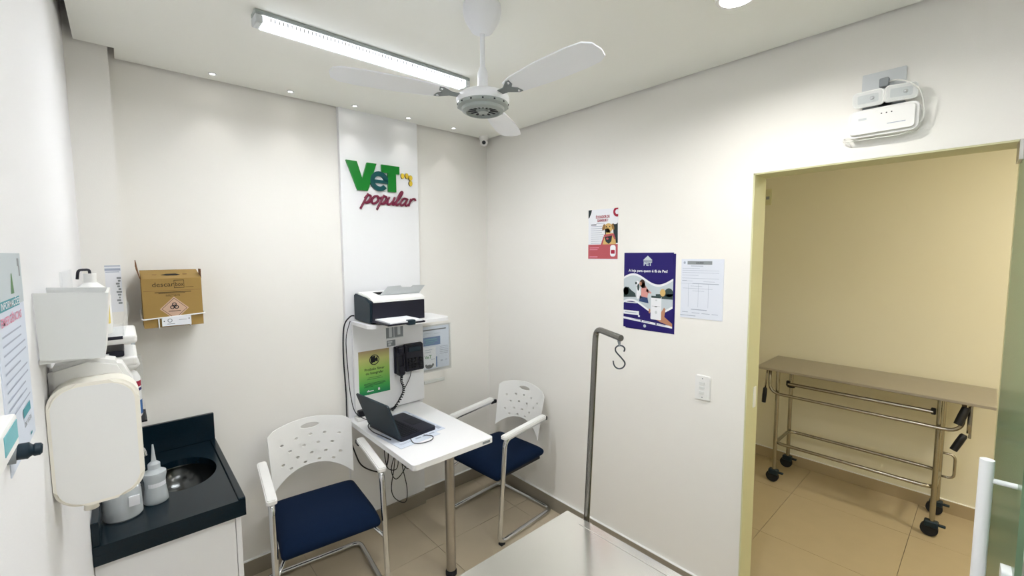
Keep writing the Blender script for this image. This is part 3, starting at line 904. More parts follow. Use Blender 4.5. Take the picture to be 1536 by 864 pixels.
dm = [(0, -.047), (.046, 0), (0, .047), (-.046, 0)]; di = [(0, -.0445), (.0436, 0), (0, .0445), (-.0436, 0)]
S.polys('diamond_outline', [[(cu + dm[k][0], cv + dm[k][1]), (cu + dm[(k + 1) % 4][0], cv + dm[(k + 1) % 4][1]), (cu + di[(k + 1) % 4][0], cv + di[(k + 1) % 4][1]), (cu + di[k][0], cv + di[k][1])] for k in range(4)], M['card_print'], .0009)
pl = []
for k in range(3):
    a = math.radians(-90 + 120 * k)
    ox, oy = cu + .0085 * math.cos(a), cv - .010 + .0085 * math.sin(a)
    for q in ringpoly(ox, oy, .0085, .0052, 14): pl.append(q)
pl += ringpoly(cu, cv - .010, .0075, .0056, 14)
pl.append(ell(cu, cv - .010, .003, .003, 8))
S.polys('biohazard_symbol', pl, M['ink'], .0010)
S.rects('diamond_text', [(cu - .022, cv + .010, cu + .022, cv + .013)], M['card_print'], .0010)
# lid: dark opening, inner flaps
bm = bmesh.new(); prism(bm, [(X0 + .07, -.125), (X0 + .09, -.14), (X0 + .125, -.14), (X0 + .14, -.125), (X0 + .125, -.105), (X0 + .09, -.105)], lambda u, v, w: Vector((u, v, zt(v) + w)), .0003, .001); obj('drop_opening', bm, M['hole'], t)
for xx in (X0 + .04, X0 + .15):
    obj('lid_slot', prism(bmesh.new(), [(xx, -.12), (xx + .016, -.12), (xx + .016, -.113), (xx, -.113)], lambda u, v, w: Vector((u, v, zt(v) + w)), .0003, .001), M['card_dk'], t)
bm = bmesh.new(); prism(bm, [(-.19, 1.66), (-.19, Z1 + .01), (-.165, Z1 + .04), (-.12, Z1 + .048), (-.1, Z1 + .02), (-.09, 1.66)], lambda u, v, w: Vector((w + (-.012 if v > Z1 else 0) - .0, u, v)), X0 - .0035, X0 - .0005); obj('side_flap', bm, M['card_dk'], t)
bm = bmesh.new(); bx(bm, X1 + .0005, -.17, 1.655, X1 + .003, -.1, Z1 + .004); obj('side_flap', bm, M['card_dk'], t)
# white wire holder with paper tag
h = thing('wire_bracket', 'white wire wall bracket holding the sharps box, with a paper tag', 'bracket', (-1.96, -.1, 1.42))
bm = bmesh.new()
zz = 1.482
tube(bm, fillet([(X0 - .006, -.002, zz + .03), (X0 - .006, YFr - .006, zz + .012 - .012), (X1 + .006, YFr - .006, zz + .012), (X1 + .006, -.002, zz + .03)], .012, 4), .003, 8)
tube(bm, fillet([(X0 + .05, -.002, Z0 - .004), (X0 + .05, YFr - .004, Z0 - .004), (X0 + .05, YFr - .004, zz)], .008, 3), .0025, 8)
tube(bm, fillet([(X1 - .05, -.002, Z0 - .004), (X1 - .05, YFr - .004, Z0 - .004), (X1 - .05, YFr - .004, zz)], .008, 3), .0025, 8)
obj('wire', bm, M['white_metal'], h, True)
bm = bmesh.new(); bx(bm, X0 + .06, YFr - .0125, 1.448, X0 + .165, YFr - .0105, 1.488); obj('paper_tag', bm, M['paper'], h)
S = Sheet(h, (X0 + .06, YFr - .0125, 1.488), (1, 0, 0), (0, -1, 0))
S.polys('tag_print', ringpoly(.028, .016, .009, .006, 12) + [[(.018, .03), (.045, .03), (.045, .0325), (.018, .0325)], [(.06, .014), (.088, .014), (.088, .016), (.06, .016)]], M['mid_grey'], .0005)
S.polys('tag_rivet', [ell(.008, .018, .0025, .0025, 8), ell(.097, .012, .0025, .0025, 8)], M['ink'], .0005)

# ================================================================ SINK UNIT
CX0, CX1, CYf, CZ = XL, -1.82, -.758, .82
# countertop ring with oval cut-out
SXc, SYc, SA, SB = -1.985, -.345, .125, .17
bm = bmesh.new()
def rect_pt(a):
    c, s = math.cos(a), math.sin(a)
    cx, cy = SXc, SYc
    tx = ((CX1 - cx) / c) if c > 1e-6 else ((CX0 + .001 - cx) / c if c < -1e-6 else 1e9)
    ty = ((-.001 - cy) / s) if s > 1e-6 else ((CYf - cy) / s if s < -1e-6 else 1e9)
    t = min(tx, ty)
    return (cx + c * t, cy + s * t)
angs = sorted([2 * math.pi * k / 48 for k in range(48)] + [math.atan2(y - SYc, x - SXc) % (2 * math.pi) for x, y in ((CX1, -.001), (CX1, CYf), (CX0 + .001, CYf), (CX0 + .001, -.001))])
n = len(angs)
O1 = [bm.verts.new((*rect_pt(a), CZ)) for a in angs]; O0 = [bm.verts.new((*rect_pt(a), CZ - .03)) for a in angs]
I1 = [bm.verts.new((SXc + SA * math.cos(a), SYc + SB * math.sin(a), CZ)) for a in angs]; I0 = [bm.verts.new((SXc + SA * math.cos(a), SYc + SB * math.sin(a), CZ - .03)) for a in angs]
for k in range(n):
    j = (k + 1) % n
    bm.faces.new((O1[k], O1[j], I1[j], I1[k])); bm.faces.new((O0[k], O0[j], I0[j], I0[k]))
    bm.faces.new((O1[k], O1[j], O0[j], O0[k])); bm.faces.new((I1[k], I1[j], I0[j], I0[k]))
t = thing('sink_countertop', 'black granite sink countertop in the left corner with round steel bowl', 'countertop', (-2.035, -.38, CZ))
# the boxed column stands in the corner: the top is cut around it by the backsplash pieces
obj('slab', bm, M['granite'], t)
bm = bmesh.new()
bx(bm, CX1 - .022, CYf, CZ, CX1, -.02, CZ + .008, .002, 1)
obj('drip_rim', bm, M['granite'], t)
obj('apron', box(CX0 + .001, CYf, CZ - .065, CX1, CYf + .02, CZ - .03, .001, 1), M['granite'], t)
obj('apron', box(CX1 - .02, CYf + .02, CZ - .065, CX1, -.002, CZ - .03, .001, 1), M['granite'], t)
obj('backsplash', box(-2.12, -.021, CZ, CX1, -.001, .957, .002, 1), M['granite'], t)
obj('backsplash', box(CX0 + .001, CYf + .005, CZ, CX0 + .021, -.132, .90, .002, 1), M['granite'], t)
bm = bmesh.new()
prev = None
for q in range(9):
    f = q / 8
    rr = math.cos(f * math.pi / 2 * .86); zz = CZ - .012 - .13 * math.sin(f * math.pi / 2)
    ring = [bm.verts.new((SXc + (SA + .004) * rr * math.cos(2 * math.pi * k / 40), SYc + (SB + .004) * rr * math.sin(2 * math.pi * k / 40), zz)) for k in range(40)]
    if prev:
        for k in range(40): bm.faces.new((prev[k], prev[(k + 1) % 40], ring[(k + 1) % 40], ring[k]))
    prev = ring
bm.faces.new(prev)
bo = obj('basin', bm, M['basin'], t, True)
sm = bo.modifiers.new('shell', 'SOLIDIFY'); sm.thickness = .002; sm.offset = 1
bm = bmesh.new(); lathe(bm, [(.001, .004), (.02, .004), (.024, .0), (.001, 0)], (SXc, SYc, CZ - .141)); obj('drain', bm, M['chrome'], t, True, 40)
# cabinet
t = thing('sink_cabinet', 'white sink base cabinet under the black granite top', 'cabinet', (-2.04, -.38, 0))
obj('side_panel', box(CX0 + .002, -.735, .0, CX1 - .035, -.717, CZ - .032), M['lam'], t)
obj('side_panel', box(-2.115, -.02, .0, CX1 - .035, -.002, CZ - .032), M['lam'], t)
obj('bottom_panel', box(CX0 + .002, -.717, .08, CX1 - .035, -.135, .098), M['lam'], t)
for k, (a, b) in enumerate(((-.735, -.375), (-.371, -.004))):
    d = obj('door', box(CX1 - .033, a, .08, CX1 - .015, b, CZ - .07, .0015, 1), M['lam'], t)
    yy = b - .04 if k == 0 else a + .04
    bm = bmesh.new(); tube(bm, fillet([(CX1 - .015, yy, .62), (CX1 + .008, yy, .62), (CX1 + .008, yy, .52), (CX1 - .015, yy, .52)], .008, 3), .004, 8); obj('handle', bm, M['chrome'], d, True)
obj('plinth', box(CX0 + .03, -.70, 0, CX1 - .07, -.14, .08), M['lam2'], t)
# faucet on the deck by the column
t = thing('faucet', 'chrome sink faucet on the granite deck at the back corner', 'faucet', (-2.185, -.30, CZ))
bm = bmesh.new(); lathe(bm, [(.001, 0), (.024, 0), (.024, .012), (.015, .022), (.014, .13), (.017, .135), (.017, .16), (.001, .165)], (-2.185, -.30, CZ)); obj('body', bm, M['chrome'], t, True, 40)
bm = bmesh.new(); tube(bm, fillet([(-2.185, -.30, CZ + .11), (-2.14, -.303, CZ + .135), (-2.105, -.31, CZ + .14), (-2.10, -.31, CZ + .105)], .02, 4), .0095, 10); obj('spout', bm, M['chrome'], t, True, 60)
bm = bmesh.new(); tube(bm, [(-2.185, -.30, CZ + .165), (-2.185, -.34, CZ + .185)], .006, 8); obj('lever', bm, M['chrome'], t, True, 60)
bm = bmesh.new(); lathe(bm, [(.001, 0), (.018, 0), (.018, .01), (.012, .016), (.012, .04), (.02, .044), (.02, .06), (.001, .064)], (-2.135, -.36, CZ)); obj('tap_knob', bm, M['chrome'], t, True, 40)

# squirt bottle and clear jar
t = thing('squirt_bottle', 'clear squirt bottle with long thin nozzle on the granite top', 'bottle', (-2.078, -.545, CZ))
C0 = (-2.078, -.545, CZ)
bm = bmesh.new(); lathe(bm, [(.001, 0), (.034, 0), (.038, .004), (.036, .03), (.032, .06), (.032, .085), (.036, .105), (.035, .118), (.02, .128), (.017, .132), (.001, .132)], C0, seg=24); obj('body', bm, M['frost'], t, True, 50)
bm = bmesh.new(); lathe(bm, [(.001, .004), (.033, .004), (.034, .03), (.031, .05), (.001, .05)], C0, seg=20); obj('liquid', bm, M['liquid'], t, True, 50)
bm = bmesh.new(); lathe(bm, [(.001, .132), (.019, .132), (.019, .15), (.013, .156), (.008, .16), (.006, .18), (.0025, .225), (.001, .225)], C0, seg=16); obj('nozzle_cap', bm, M['frost'], t, True, 40)
bm = bmesh.new()
a0, a1 = math.radians(-130), math.radians(-20)
vs = [[bm.verts.new((C0[0] + .0335 * math.cos(a0 + (a1 - a0) * k / 8), C0[1] + .0335 * math.sin(a0 + (a1 - a0) * k / 8), CZ + z)) for k in range(9)] for z in (.066, .082)]
for k in range(8): bm.faces.new((vs[0][k], vs[0][k + 1], vs[1][k + 1], vs[1][k]))
obj('label', bm, M['paper'], t)
t = thing('clear_jar', 'wide clear plastic jar on the granite top behind the squirt bottle', 'jar', (-2.172, -.585, CZ))
C0 = (-2.172, -.585, CZ)
bm = bmesh.new(); lathe(bm, [(.001, 0), (.05, 0), (.055, .006), (.053, .09), (.05, .1), (.05, .12), (.001, .12)], C0, seg=28); obj('body', bm, M['frost'], t, True, 40)
bm = bmesh.new(); lathe(bm, [(.001, .12), (.054, .12), (.054, .14), (.001, .142)], C0, seg=28); obj('lid', bm, M['white_pl'], t, True, 40)
obj('label', box(-2.155, -.6405, CZ + .05, -2.125, -.632, CZ + .085), M['paper'], t)

# ================================================================ LEFT WALL FITTINGS
# soap dispenser, seen end on
t = thing('soap_dispenser', 'large cream soap dispenser with rounded cover on the left wall', 'dispenser', (XL, -1.40, 1.4))
def shell_prof(u0, u1, z0, z1, r):
    return rrect(u0, z0, u1, z1, r, 8)
prof = rrect(XL + .0, 1.262, -2.113, 1.512, .045, 8)
bm = bmesh.new(); prism(bm, [(max(u, XL + .001), v) for u, v in prof], lambda u, v, w: Vector((u, w, v)), -1.462, -1.40)
bmesh.ops.bevel(bm, geom=[e for e in bm.edges if all(abs(v.co.y + 1.462) < 1e-4 for v in e.verts)], offset=.006, segments=3, affect='EDGES')
fcv = obj('front_cover', bm, M['cream_pl'], t, True, 40)
bm = bmesh.new(); prism(bm, rrect(XL + .006, 1.268, -2.121, 1.505, .042, 8), lambda u, v, w: Vector((u, w, v)), -1.4634, -1.4615); obj('face_panel', bm, M['white_pl'], fcv)
bm = bmesh.new(); prism(bm, [(XL + .001, 1.27), (-2.135, 1.275), (-2.117, 1.30), (-2.117, 1.48), (-2.14, 1.535), (-2.19, 1.55), (XL + .001, 1.535)], lambda u, v, w: Vector((u, w, v)), -1.40, -1.335)
bmesh.ops.bevel(bm, geom=bm.edges[:], offset=.008, segments=2, affect='EDGES')
obj('body', bm, M['white_pl'], t, True, 40)
bm = bmesh.new(); lathe(bm, [(.001, 0), (.012, 0), (.009, .022), (.001, .022)], (-2.20, -1.43, 1.243)); obj('nozzle', bm, M['cream_pl'], t, True, 40)
# white towel box above
t = thing('towel_box', 'plain white open-top towel box on the left wall above the dispenser', 'dispenser', (XL, -1.4, 1.63))
bm = bmesh.new()
fn = lambda u, v, w: Vector((u, w, v))
prism(bm, [(XL + .001, 1.695), (-2.148, 1.69), (-2.160, 1.562), (XL + .003, 1.570)], fn, -1.489, -1.484)
obj('side_panel', bm, M['lam2'], t)
bm = bmesh.new(); prism(bm, [(-2.153, 1.69), (-2.148, 1.69), (-2.160, 1.562), (-2.165, 1.562)], fn, -1.484, -1.30); obj('front_panel', bm, M['white_pl'], t)
bm = bmesh.new(); prism(bm, [(XL + .001, 1.695), (-2.148, 1.69), (-2.160, 1.562), (XL + .003, 1.570)], fn, -1.30, -1.295); obj('side_panel', bm, M['lam2'], t)
bm = bmesh.new(); bx(bm, XL + .001, -1.484, 1.562, -2.166, -1.30, 1.57); obj('bottom_panel', bm, M['lam2'], t)
# acrylic rack with bottles further along the wall
t = thing('acrylic_rack', 'clear acrylic wall rack with dark rail beyond the towel box', 'rack', (XL, -.9, 1.5))
RY0, RY1 = -1.02, -.72
obj('back_plate', box(XL + .001, RY0, 1.53, XL + .006, RY1, 1.72), M['acryl'], t)
obj('base_plate', box(XL + .001, RY0, 1.528, -2.132, RY1, 1.536), M['acryl'], t)
bm = bmesh.new(); prism(bm, [(-2.136, 1.536), (-2.131, 1.536), (-2.116, 1.61), (-2.121, 1.61)], fn, RY0, RY1); obj('front_plate', bm, M['acryl'], t)
obj('rail', box(XL + .04, RY0 - .004, 1.528, -2.135, RY0 - .001, 1.537), M['navy_pl'], t)
b = thing('spray_bottle', 'white plastic bottle with sloping shoulders and amber label in the acrylic rack', 'bottle', (-2.195, -.93, 1.537))
C0 = (-2.195, -.93, 1.537)
bm = bmesh.new(); lathe(bm, [(.001, 0), (.038, 0), (.04, .004), (.04, .11), (.03, .135), (.014, .15), (.001, .15)], C0); obj('body', bm, M['white_pl'], b, True, 50)
bm = bmesh.new(); lathe(bm, [(.001, .15), (.014, .15), (.014, .175), (.001, .175)], C0); obj('cap', bm, M['white_pl'], b, True, 40)
bm = bmesh.new(); tube(bm, fillet([C0 + Vector((0, 0, .172)) if False else Vector((C0[0], C0[1], C0[2] + .172)), Vector((C0[0], C0[1], C0[2] + .186)), Vector((C0[0] - .022, C0[1] - .02, C0[2] + .186)), Vector((C0[0] - .025, C0[1] - .022, C0[2] + .16))], .008, 3), .0035, 8); obj('pump_head', bm, M['navy_pl'], b, True)
bm = bmesh.new()
vs = [[bm.verts.new((C0[0] + .041 * math.cos(math.radians(-75 + 8 * k)), C0[1] + .041 * math.sin(math.radians(-75 + 8 * k)), C0[2] + z)) for k in range(7)] for z in (.03, .095)]
for k in range(6): bm.faces.new((vs[0][k], vs[0][k + 1], vs[1][k + 1], vs[1][k]))
obj('amber_label', bm, M['amber'], b)
# tray unit below the rack
t = thing('tray_holder', 'white two-tier plastic tray holder on the left wall under the acrylic rack', 'holder', (XL, -.82, 1.45))
obj('upper_tray', box(XL + .001, -.95, 1.502, -2.104, -.70, 1.527, .008, 3), M['white_pl'], t)
obj('lower_tray', box(XL + .001, -.95, 1.435, -2.106, -.70, 1.463, .008, 3), M['white_pl'], t)
obj('back_plate', box(XL + .001, -.945, 1.463, XL + .01, -.705, 1.502), M['frost'], t)
obj('post', box(-2.118, -.72, 1.46, -2.108, -.705, 1.505), M['frost'], t)
obj('clip', box(-2.185, -.951, 1.452, -2.168, -.946, 1.478), M['grey_pl'], t)
k = tag(obj('navy_pouch', box(-2.235, -.94, 1.464, -2.135, -.76, 1.482, .004, 2), M['navy_pl']), 'dark navy flat pouch lying between the two white trays', 'pouch')
# hand-gel bottle with purple print under the trays, in a clear sleeve
t = thing('bottle_sleeve', 'clear acrylic sleeve with black base hanging under the white trays', 'holder', (XL, -.62, 1.3))
obj('front_plate', box(-2.096, -.70, 1.19, -2.092, -.56, 1.40), M['acryl'], t)
obj('side_plate', box(XL + .001, -.562, 1.19, -2.096, -.558, 1.40), M['acryl'], t)
obj('base', box(XL + .001, -.70, 1.184, -2.09, -.556, 1.19), M['dark_pl'], t)
b = thing('gel_bottle', 'white gel bottle with purple and red print inside the clear sleeve', 'bottle', (-2.137, -.63, 1.191))
C0 = (-2.137, -.63, 1.191)
bm = bmesh.new(); lathe(bm, [(.001, 0), (.036, 0), (.038, .005), (.038, .14), (.03, .16), (.015, .17), (.001, .17)], C0); obj('body', bm, M['white_pl'], b, True, 50)
bm = bmesh.new(); lathe(bm, [(.001, .17), (.03, .172), (.04, .185), (.036, .205), (.001, .21)], C0); obj('cap', bm, M['white_pl'], b, True, 50)
def band(r, z0, z1, d0, d1, m, nm):
    bm = bmesh.new()
    vs = [[bm.verts.new((C0[0] + r * math.cos(math.radians(d0 + (d1 - d0) * k / 6)), C0[1] + r * math.sin(math.radians(d0 + (d1 - d0) * k / 6)), C0[2] + z)) for k in range(7)] for z in (z0, z1)]
    for k in range(6): bm.faces.new((vs[0][k], vs[0][k + 1], vs[1][k + 1], vs[1][k]))
    return obj(nm, bm, m, b)
band(.0385, .11, .13, -60, 20, M['red_d'], 'red_print'); band(.0386, .095, .105, -50, 10, M['purple'], 'purple_print'); band(.0386, .01, .06, -40, 20, M['blue_p'], 'blue_print')
# small notice on the column face
t = tag(obj('column_notice', box(-2.182, -.1315, 1.52, -2.13, -.13, 1.72), M['paper']), 'narrow white notice with blue lines on the corner column', 'notice')
S = Sheet(t, (-2.182, -.1315, 1.72), (1, 0, 0), (0, -1, 0))
S.rects('printed_line', [(.0, .0, .05, .004), (.0, .012, .05, .022), (.002, .026, .046, .029)], M['line'], .0005)
S.polys('blue_squiggle', [rrect(.036 + .004 * math.sin(k * 2.1), .05 + .012 * k, .047 + .003 * math.cos(k * 1.3), .058 + .012 * k, .002) for k in range(10)], M['mid_grey'], .0005)
# left poster
P0, P1, PZ0, PZ1 = -1.80, -1.588, 1.767, 1.47
t = tag(obj('left_wall_poster', box(XL, P0, PZ1, XL + .0012, P1, PZ0), M['paper_b']), 'white printed poster with teal bands and pink heading on the left wall', 'poster')
S = Sheet(t, (XL + .0012, P0, PZ0), (0, 1, 0), (1, 0, 0))
S.rects('photo_band', [(0, .0, .212, .078)], M['sky'], .0004)
S.polys('vase_picture', [[(.12, .03), (.126, .03), (.135, .06), (.11, .06)]], M['green'], .0007)
S.rects('ribbon_mark', [(.178, .008, .195, .02), (.186, .02, .198, .036)], M['mid_grey'], .0007)
S.rects('teal_band', [(.01, .066, .17, .08)], M['tealp'], .0007)
S.text('band_title', 'INFORMAÇÕES', .165 - .14, .0775, .014, M['paper'], .0012, 'LEFT', .01, .14)
S.text('pink_heading', 'EMERGÊNCIAS', .165 - .145, .1, .017, M['pinkt'], .0009, 'LEFT', .02, .155)
S.rects('printed_line', [(.02, .112 + .0125 * k, (.19 if k % 4 else .165) - .03 * ((k * 7) % 3 == 1), .1145 + .0125 * k) for k in range(10)], M['line'], .0006)
S.rects('lower_teal_band', [(.115, .236, .18, .25), (.16, .285, .176, .289)], M['tealp'], .0006)
S.text('lower_title', 'DR. VAGAS', .12, .265, .011, M['mid_grey'], .0006, 'LEFT', .01, .06)
# wall dispenser with dark knob at the left picture edge
t = thing('wall_device', 'white wall device with teal side panel and dark knurled knob at the left', 'device', (XL, -1.9, 1.5))
obj('housing', box(XL + .0015, -2.06, 1.545, XL + .025, -1.908, 1.583, .003, 2), M['white_pl'], t)
obj('teal_panel', box(XL + .025, -1.985, 1.556, XL + .0256, -1.914, 1.577), M['teal_lt'], t)
kc = Vector((XL + .001, -1.81, 1.5075))
bm = bmesh.new(); lathe(bm, [(.001, 0), (.0145, 0), (.0145, .008), (.001, .008)], kc, (1, .05, -.1), 20); obj('collar', bm, M['mid_grey'], t, True, 40)
bm = bmesh.new(); lathe(bm, [(.001, .008), (.0103, .008), (.0108, .018), (.0085, .02), (.0072, .022), (.0085, .024), (.008, .029), (.0055, .031), (.001, .031)], kc, (1, .05, -.1), 14); obj('knob', bm, M['teal_pl'], t, True, 30)

# ================================================================ RIGHT WALL
def wall_sheet(name, label, cat, y0, z0, w, h, m, th=.0012, x=0.0):
    o = tag(obj(name, box(x - th, y0 - w, z0 - h, x, y0, z0), m), label, cat)
    return o, Sheet(o, (x - th, y0, z0), (0, -1, 0), (-1, 0, 0))
# dog poster
o, S = wall_sheet('blood_donor_poster', 'small red and white dog blood donor poster high on the right wall', 'poster', -.984, 2.02, .212, .297, M['paper'])
S.rects('red_band', [(0, .207, .212, .292)], M['red_p'], .0004)
S.polys('corner_shape', [[(0, .0), (.026, .0), (.02, .02), (.008, .045), (.0, .05)]], M['dkgreen'], .0004)
pl = []
for k in range(16):
    a0, a1 = math.radians(60 + 240 * k / 16), math.radians(60 + 240 * (k + 1) / 16)
    pl.append([(.206 + r * math.cos(a), .022 - r * math.sin(a)) for r, a in ((.028, a0), (.028, a1), (.014, a1), (.014, a0))])
pl = [[(min(u, .212), max(v, 0)) for u, v in q] for q in pl]
S.polys('red_crescent', pl, M['red_d'], .0005)
S.text('title', 'É DOADOR DE', .055, .052, .021, M['red_d'], .0006, 'LEFT', .04, .098)
S.text('title', 'SANGUE ?', .066, .073, .021, M['red_d'], .0006, 'LEFT', .04, .078)
S.rects('text_line', [(.02, .098 + .0125 * k, .02 + (.09 if k % 3 else .08), .101 + .0125 * k) for k in range(9)] + [(.06, .081, .12, .084)], M['line'], .0005)
S.rects('dark_caption', [(.02, .087, .06, .092)], M['dkgreen'], .0006)
S.polys('cat_picture', [[(.178, .085), (.186, .092), (.2, .092), (.21, .084), (.212, .2), (.186, .2), (.18, .13)]], M['dkgreen'], .0005)
S.polys('dog_body', [[(.125, .15), (.175, .14), (.195, .17), (.2, .207), (.1, .207), (.108, .175)]], M['tan'], .0008)
S.polys('dog_head', [ell(.146, .112, .03, .027, 18), ell(.14, .137, .019, .024, 14)], M['tan'], .0012)
S.polys('dog_ear', [ell(.113, .107, .009, .02, 12, .3), ell(.178, .107, .008, .02, 12, -.3)], M['tan_d'], .0015)
S.polys('dog_face', [ell(.132, .104, .004, .004, 8), ell(.156, .104, .004, .004, 8), ell(.134, .128, .007, .005, 10), [(.122, .112), (.13, .118), (.13, .15), (.124, .15)]], M['dkgreen'], .0016)
S.polys('dog_harness', [[(.118, .158), (.175, .15), (.168, .19), (.15, .205), (.128, .19)]], M['dkgreen'], .0013)
S.polys('red_bandana', [[(.112, .15), (.185, .145), (.198, .18), (.188, .178), (.175, .156), (.12, .164)], [(.112, .16), (.122, .16), (.106, .207), (.094, .207)], ell(.14, .174, .009, .006, 10)], M['red_p'], .0015)
S.polys('white_badge', [rrect(.16, .212, .198, .278, .014)], M['paper'], .0006)
S.polys('badge_mark', [rrect(.165, .24, .192, .262, .004)], M['red_d'], .0008)
S.rects('footer_text', [(.01, .278, .07, .283), (.012, .225, .08, .228), (.012, .236, .07, .239)], M['pinkt'], .0006)

# indigo poster, two sheets
wall_sheet('pet_shop_poster', 'second indigo poster showing as a sliver behind the right edge of the front one', 'poster', -1.255, 1.757, .295, .42, M['purple'], .0012)
o, S = wall_sheet('pet_shop_poster', 'front indigo pet shop poster with wave photograph on the right wall', 'poster', -1.242, 1.763, .297, .42, M['purple'], .0012, -.0016)
def wave(u): return .15 + .028 * math.sin((u / .297) * 2 * math.pi * 0.95 - 1.9)
def wave2(u): return .30 - .025 * math.sin((u / .297) * 2 * math.pi * .9 + 2.0)
us = [.297 * k / 24 for k in range(25)]
top_w = [(u, .142 - .028 * math.sin(2 * math.pi * (u / .297) * 1.0 + .25)) for u in us]
top_p = [(u, v + .012) for u, v in top_w]
bot_w = [(u, .300 - .030 * math.sin(2 * math.pi * (u / .297) * .95 + .6)) for u in us]
bot_p = [(u, v - .012) for u, v in bot_w]
S.polys('white_wave', [[top_w[k], top_w[k + 1], bot_w[k + 1], bot_w[k]] for k in range(24)], M['paper'], .0004)
S.polys('photo_background', [[top_p[k], top_p[k + 1], bot_p[k + 1], bot_p[k]] for k in range(24)], M['sky'], .0007)
S.polys('foliage', [[(0, .2), (.03, .192), (.05, .21), (.075, .225), (.08, .245), (.0, .25)], ell(.015, .215, .018, .024, 12), ell(.275, .21, .024, .024, 12), [(.2, .222), (.297, .215), (.297, .245), (.2, .245)]], M['bush'], .0010)
S.polys('dog_picture', [ell(.088, .172, .012, .018, 12), [(.082, .18), (.1, .18), (.115, .25), (.085, .255)]], M['paper'], .0013)
S.polys('dog_picture_dark', [ell(.094, .19, .007, .02, 10), ell(.079, .168, .006, .008, 8)], M['bush'], .0016)
S.polys('woman_jeans', [[(.105, .235), (.15, .238), (.158, .275), (.1, .268)]], M['jeans'], .0013)
S.polys('woman_shirt', [[(.112, .19), (.138, .18), (.158, .205), (.15, .245), (.112, .24)], [(.145, .195), (.175, .215), (.17, .222), (.14, .21)]], M['pinkp'], .0015)
S.polys('woman_hair', [ell(.118, .168, .017, .022, 14), [(.104, .16), (.133, .165), (.14, .19), (.118, .195)]], M['hair'], .0018)
S.polys('woman_face', [ell(.108, .17, .008, .011, 10)], M['skin'], .0020)
S.polys('far_animal', [ell(.24, .212, .016, .02, 12)], M['tan'], .0013)
S.polys('hand', [[(.225, .33), (.25, .29), (.258, .3), (.252, .34), (.297, .372), (.297, .388), (.23, .37), (.2, .358)], ell(.165, .316, .006, .014, 8)], M['skin'], .0014)
S.polys('phone_picture', [rrect(.172, .232, .234, .36, .006)], M['paper'], .0018)
S.polys('phone_screen_print', [rrect(.174, .232, .232, .243, .003), [(.195, .288), (.21, .288), (.21, .291), (.195, .291)], [(.178, .287), (.228, .287), (.228, .288), (.178, .288)]], M['bush'], .0021)
S.polys('phone_icon', [ell(.204, .32, .007, .009, 10), ell(.204, .255, .006, .004, 10)], M['grey_pl'], .0021)
S.polys('house_logo', [[(.12, .04), (.148, .016), (.176, .04)], [(.122, .042), (.174, .042), (.174, .048), (.122, .048)]], M['sky'], .0006)
S.text('house_logo_word', 'PET', .148, .07, .027, M['sky'], .0006, 'CENTER', .03, .05)
S.text('slogan', 'A loja para quem é fã de Pet!', .148, .105, .019, M['paper'], .0006, 'CENTER', .022, .235)
S.rects('caption_bar', [(0, .324, .10, .346), (.095, .346, .106, .356)], M['paper'], .0006)
S.rects('caption_text', [(.01, .333, .085, .337)], M['line'], .0009)
S.rects('white_caption', [(.012, .276, .085, .281)], M['paper'], .0009)
S.polys('contact_strip', [[(0, .362), (.297, .385), (.297, .397), (0, .374)]], M['paper'], .0006)
S.polys('contact_icon', [ell(.115, .376, .005, .005, 8), ell(.205, .383, .005, .005, 8)], M['purple'], .0009)
S.rects('contact_text', [(.05, .37, .1, .373), (.125, .377, .17, .38), (.215, .383, .26, .386)], M['line'], .0009)
S.polys('round_seal', [ell(.137, .402, .009, .009, 12)], M['sky'], .0006)

# white form
o, S = wall_sheet('printed_form', 'white printed form sheet on the wall beside the doorway', 'form', -1.581, 1.730, .211, .297, M['form'], .0022)
S.rects('header_bar', [(.032, .010, .155, .027)], M['mid_grey'], .0004)
S.text('header_text', 'LAUDO', .095, .0225, .011, M['ink'], .0008, 'CENTER', .01)
S.polys('crest', [ell(.017, .018, .006, .007, 10)], M['line'], .0004)
S.rects('form_line', [(.05, .033, .112, .036), (.006, .046, .095, .0475), (.006, .056, .19, .0575), (.006, .067, .19, .0685), (.006, .08, .09, .0815), (.006, .095, .19, .0965), (.006, .107, .03, .11), (.03, .109, .06, .1105), (.115, .11, .17, .1115), (.06, .12, .19, .1235), (.05, .134, .11, .1355), (.01, .146, .16, .1475), (.06, .158, .12, .1595), (.0, .122, .06, .1232), (.055, .25, .135, .254), (.01, .266, .04, .269), (.06, .268, .1, .2705), (.11, .268, .15, .2705), (.16, .268, .19, .2705), (.0, .283, .08, .286)] + [(x, .124, x + .0012, .24) for x in (.04, .09, .14)], M['line'], .0005)

# switch plate
t = thing('light_switch', 'white triple light switch plate on the right wall near the doorway', 'switch', (0, -1.71, 1.09))
bm = bmesh.new(); prism(bm, rrect(-1.747, 1.028, -1.671, 1.152, .01), lambda u, v, w: Vector((-w, u, v)), 0, .009); bmesh.ops.bevel(bm, geom=[e for e in bm.edges if all(v.co.x < -.0085 for v in e.verts)], offset=.003, segments=2, affect='EDGES'); obj('plate', bm, M['white_pl'], t)
for zz in (1.112, 1.09, 1.066):
    bm = bmesh.new(); bx(bm, -.0125, -1.719, zz - .007, -.0088, -1.694, zz + .007, .001, 1); obj('rocker', bm, M['lam2'], t)
bm = bmesh.new()
for zz in (1.137, 1.042): lathe(bm, [(.0001, 0), (.003, 0), (.003, .0008), (.0001, .0008)], (-.009, -1.709, zz), (-1, 0, 0), 8)
obj('screw', bm, M['mid_grey'], t)['kind'] = 'stuff'

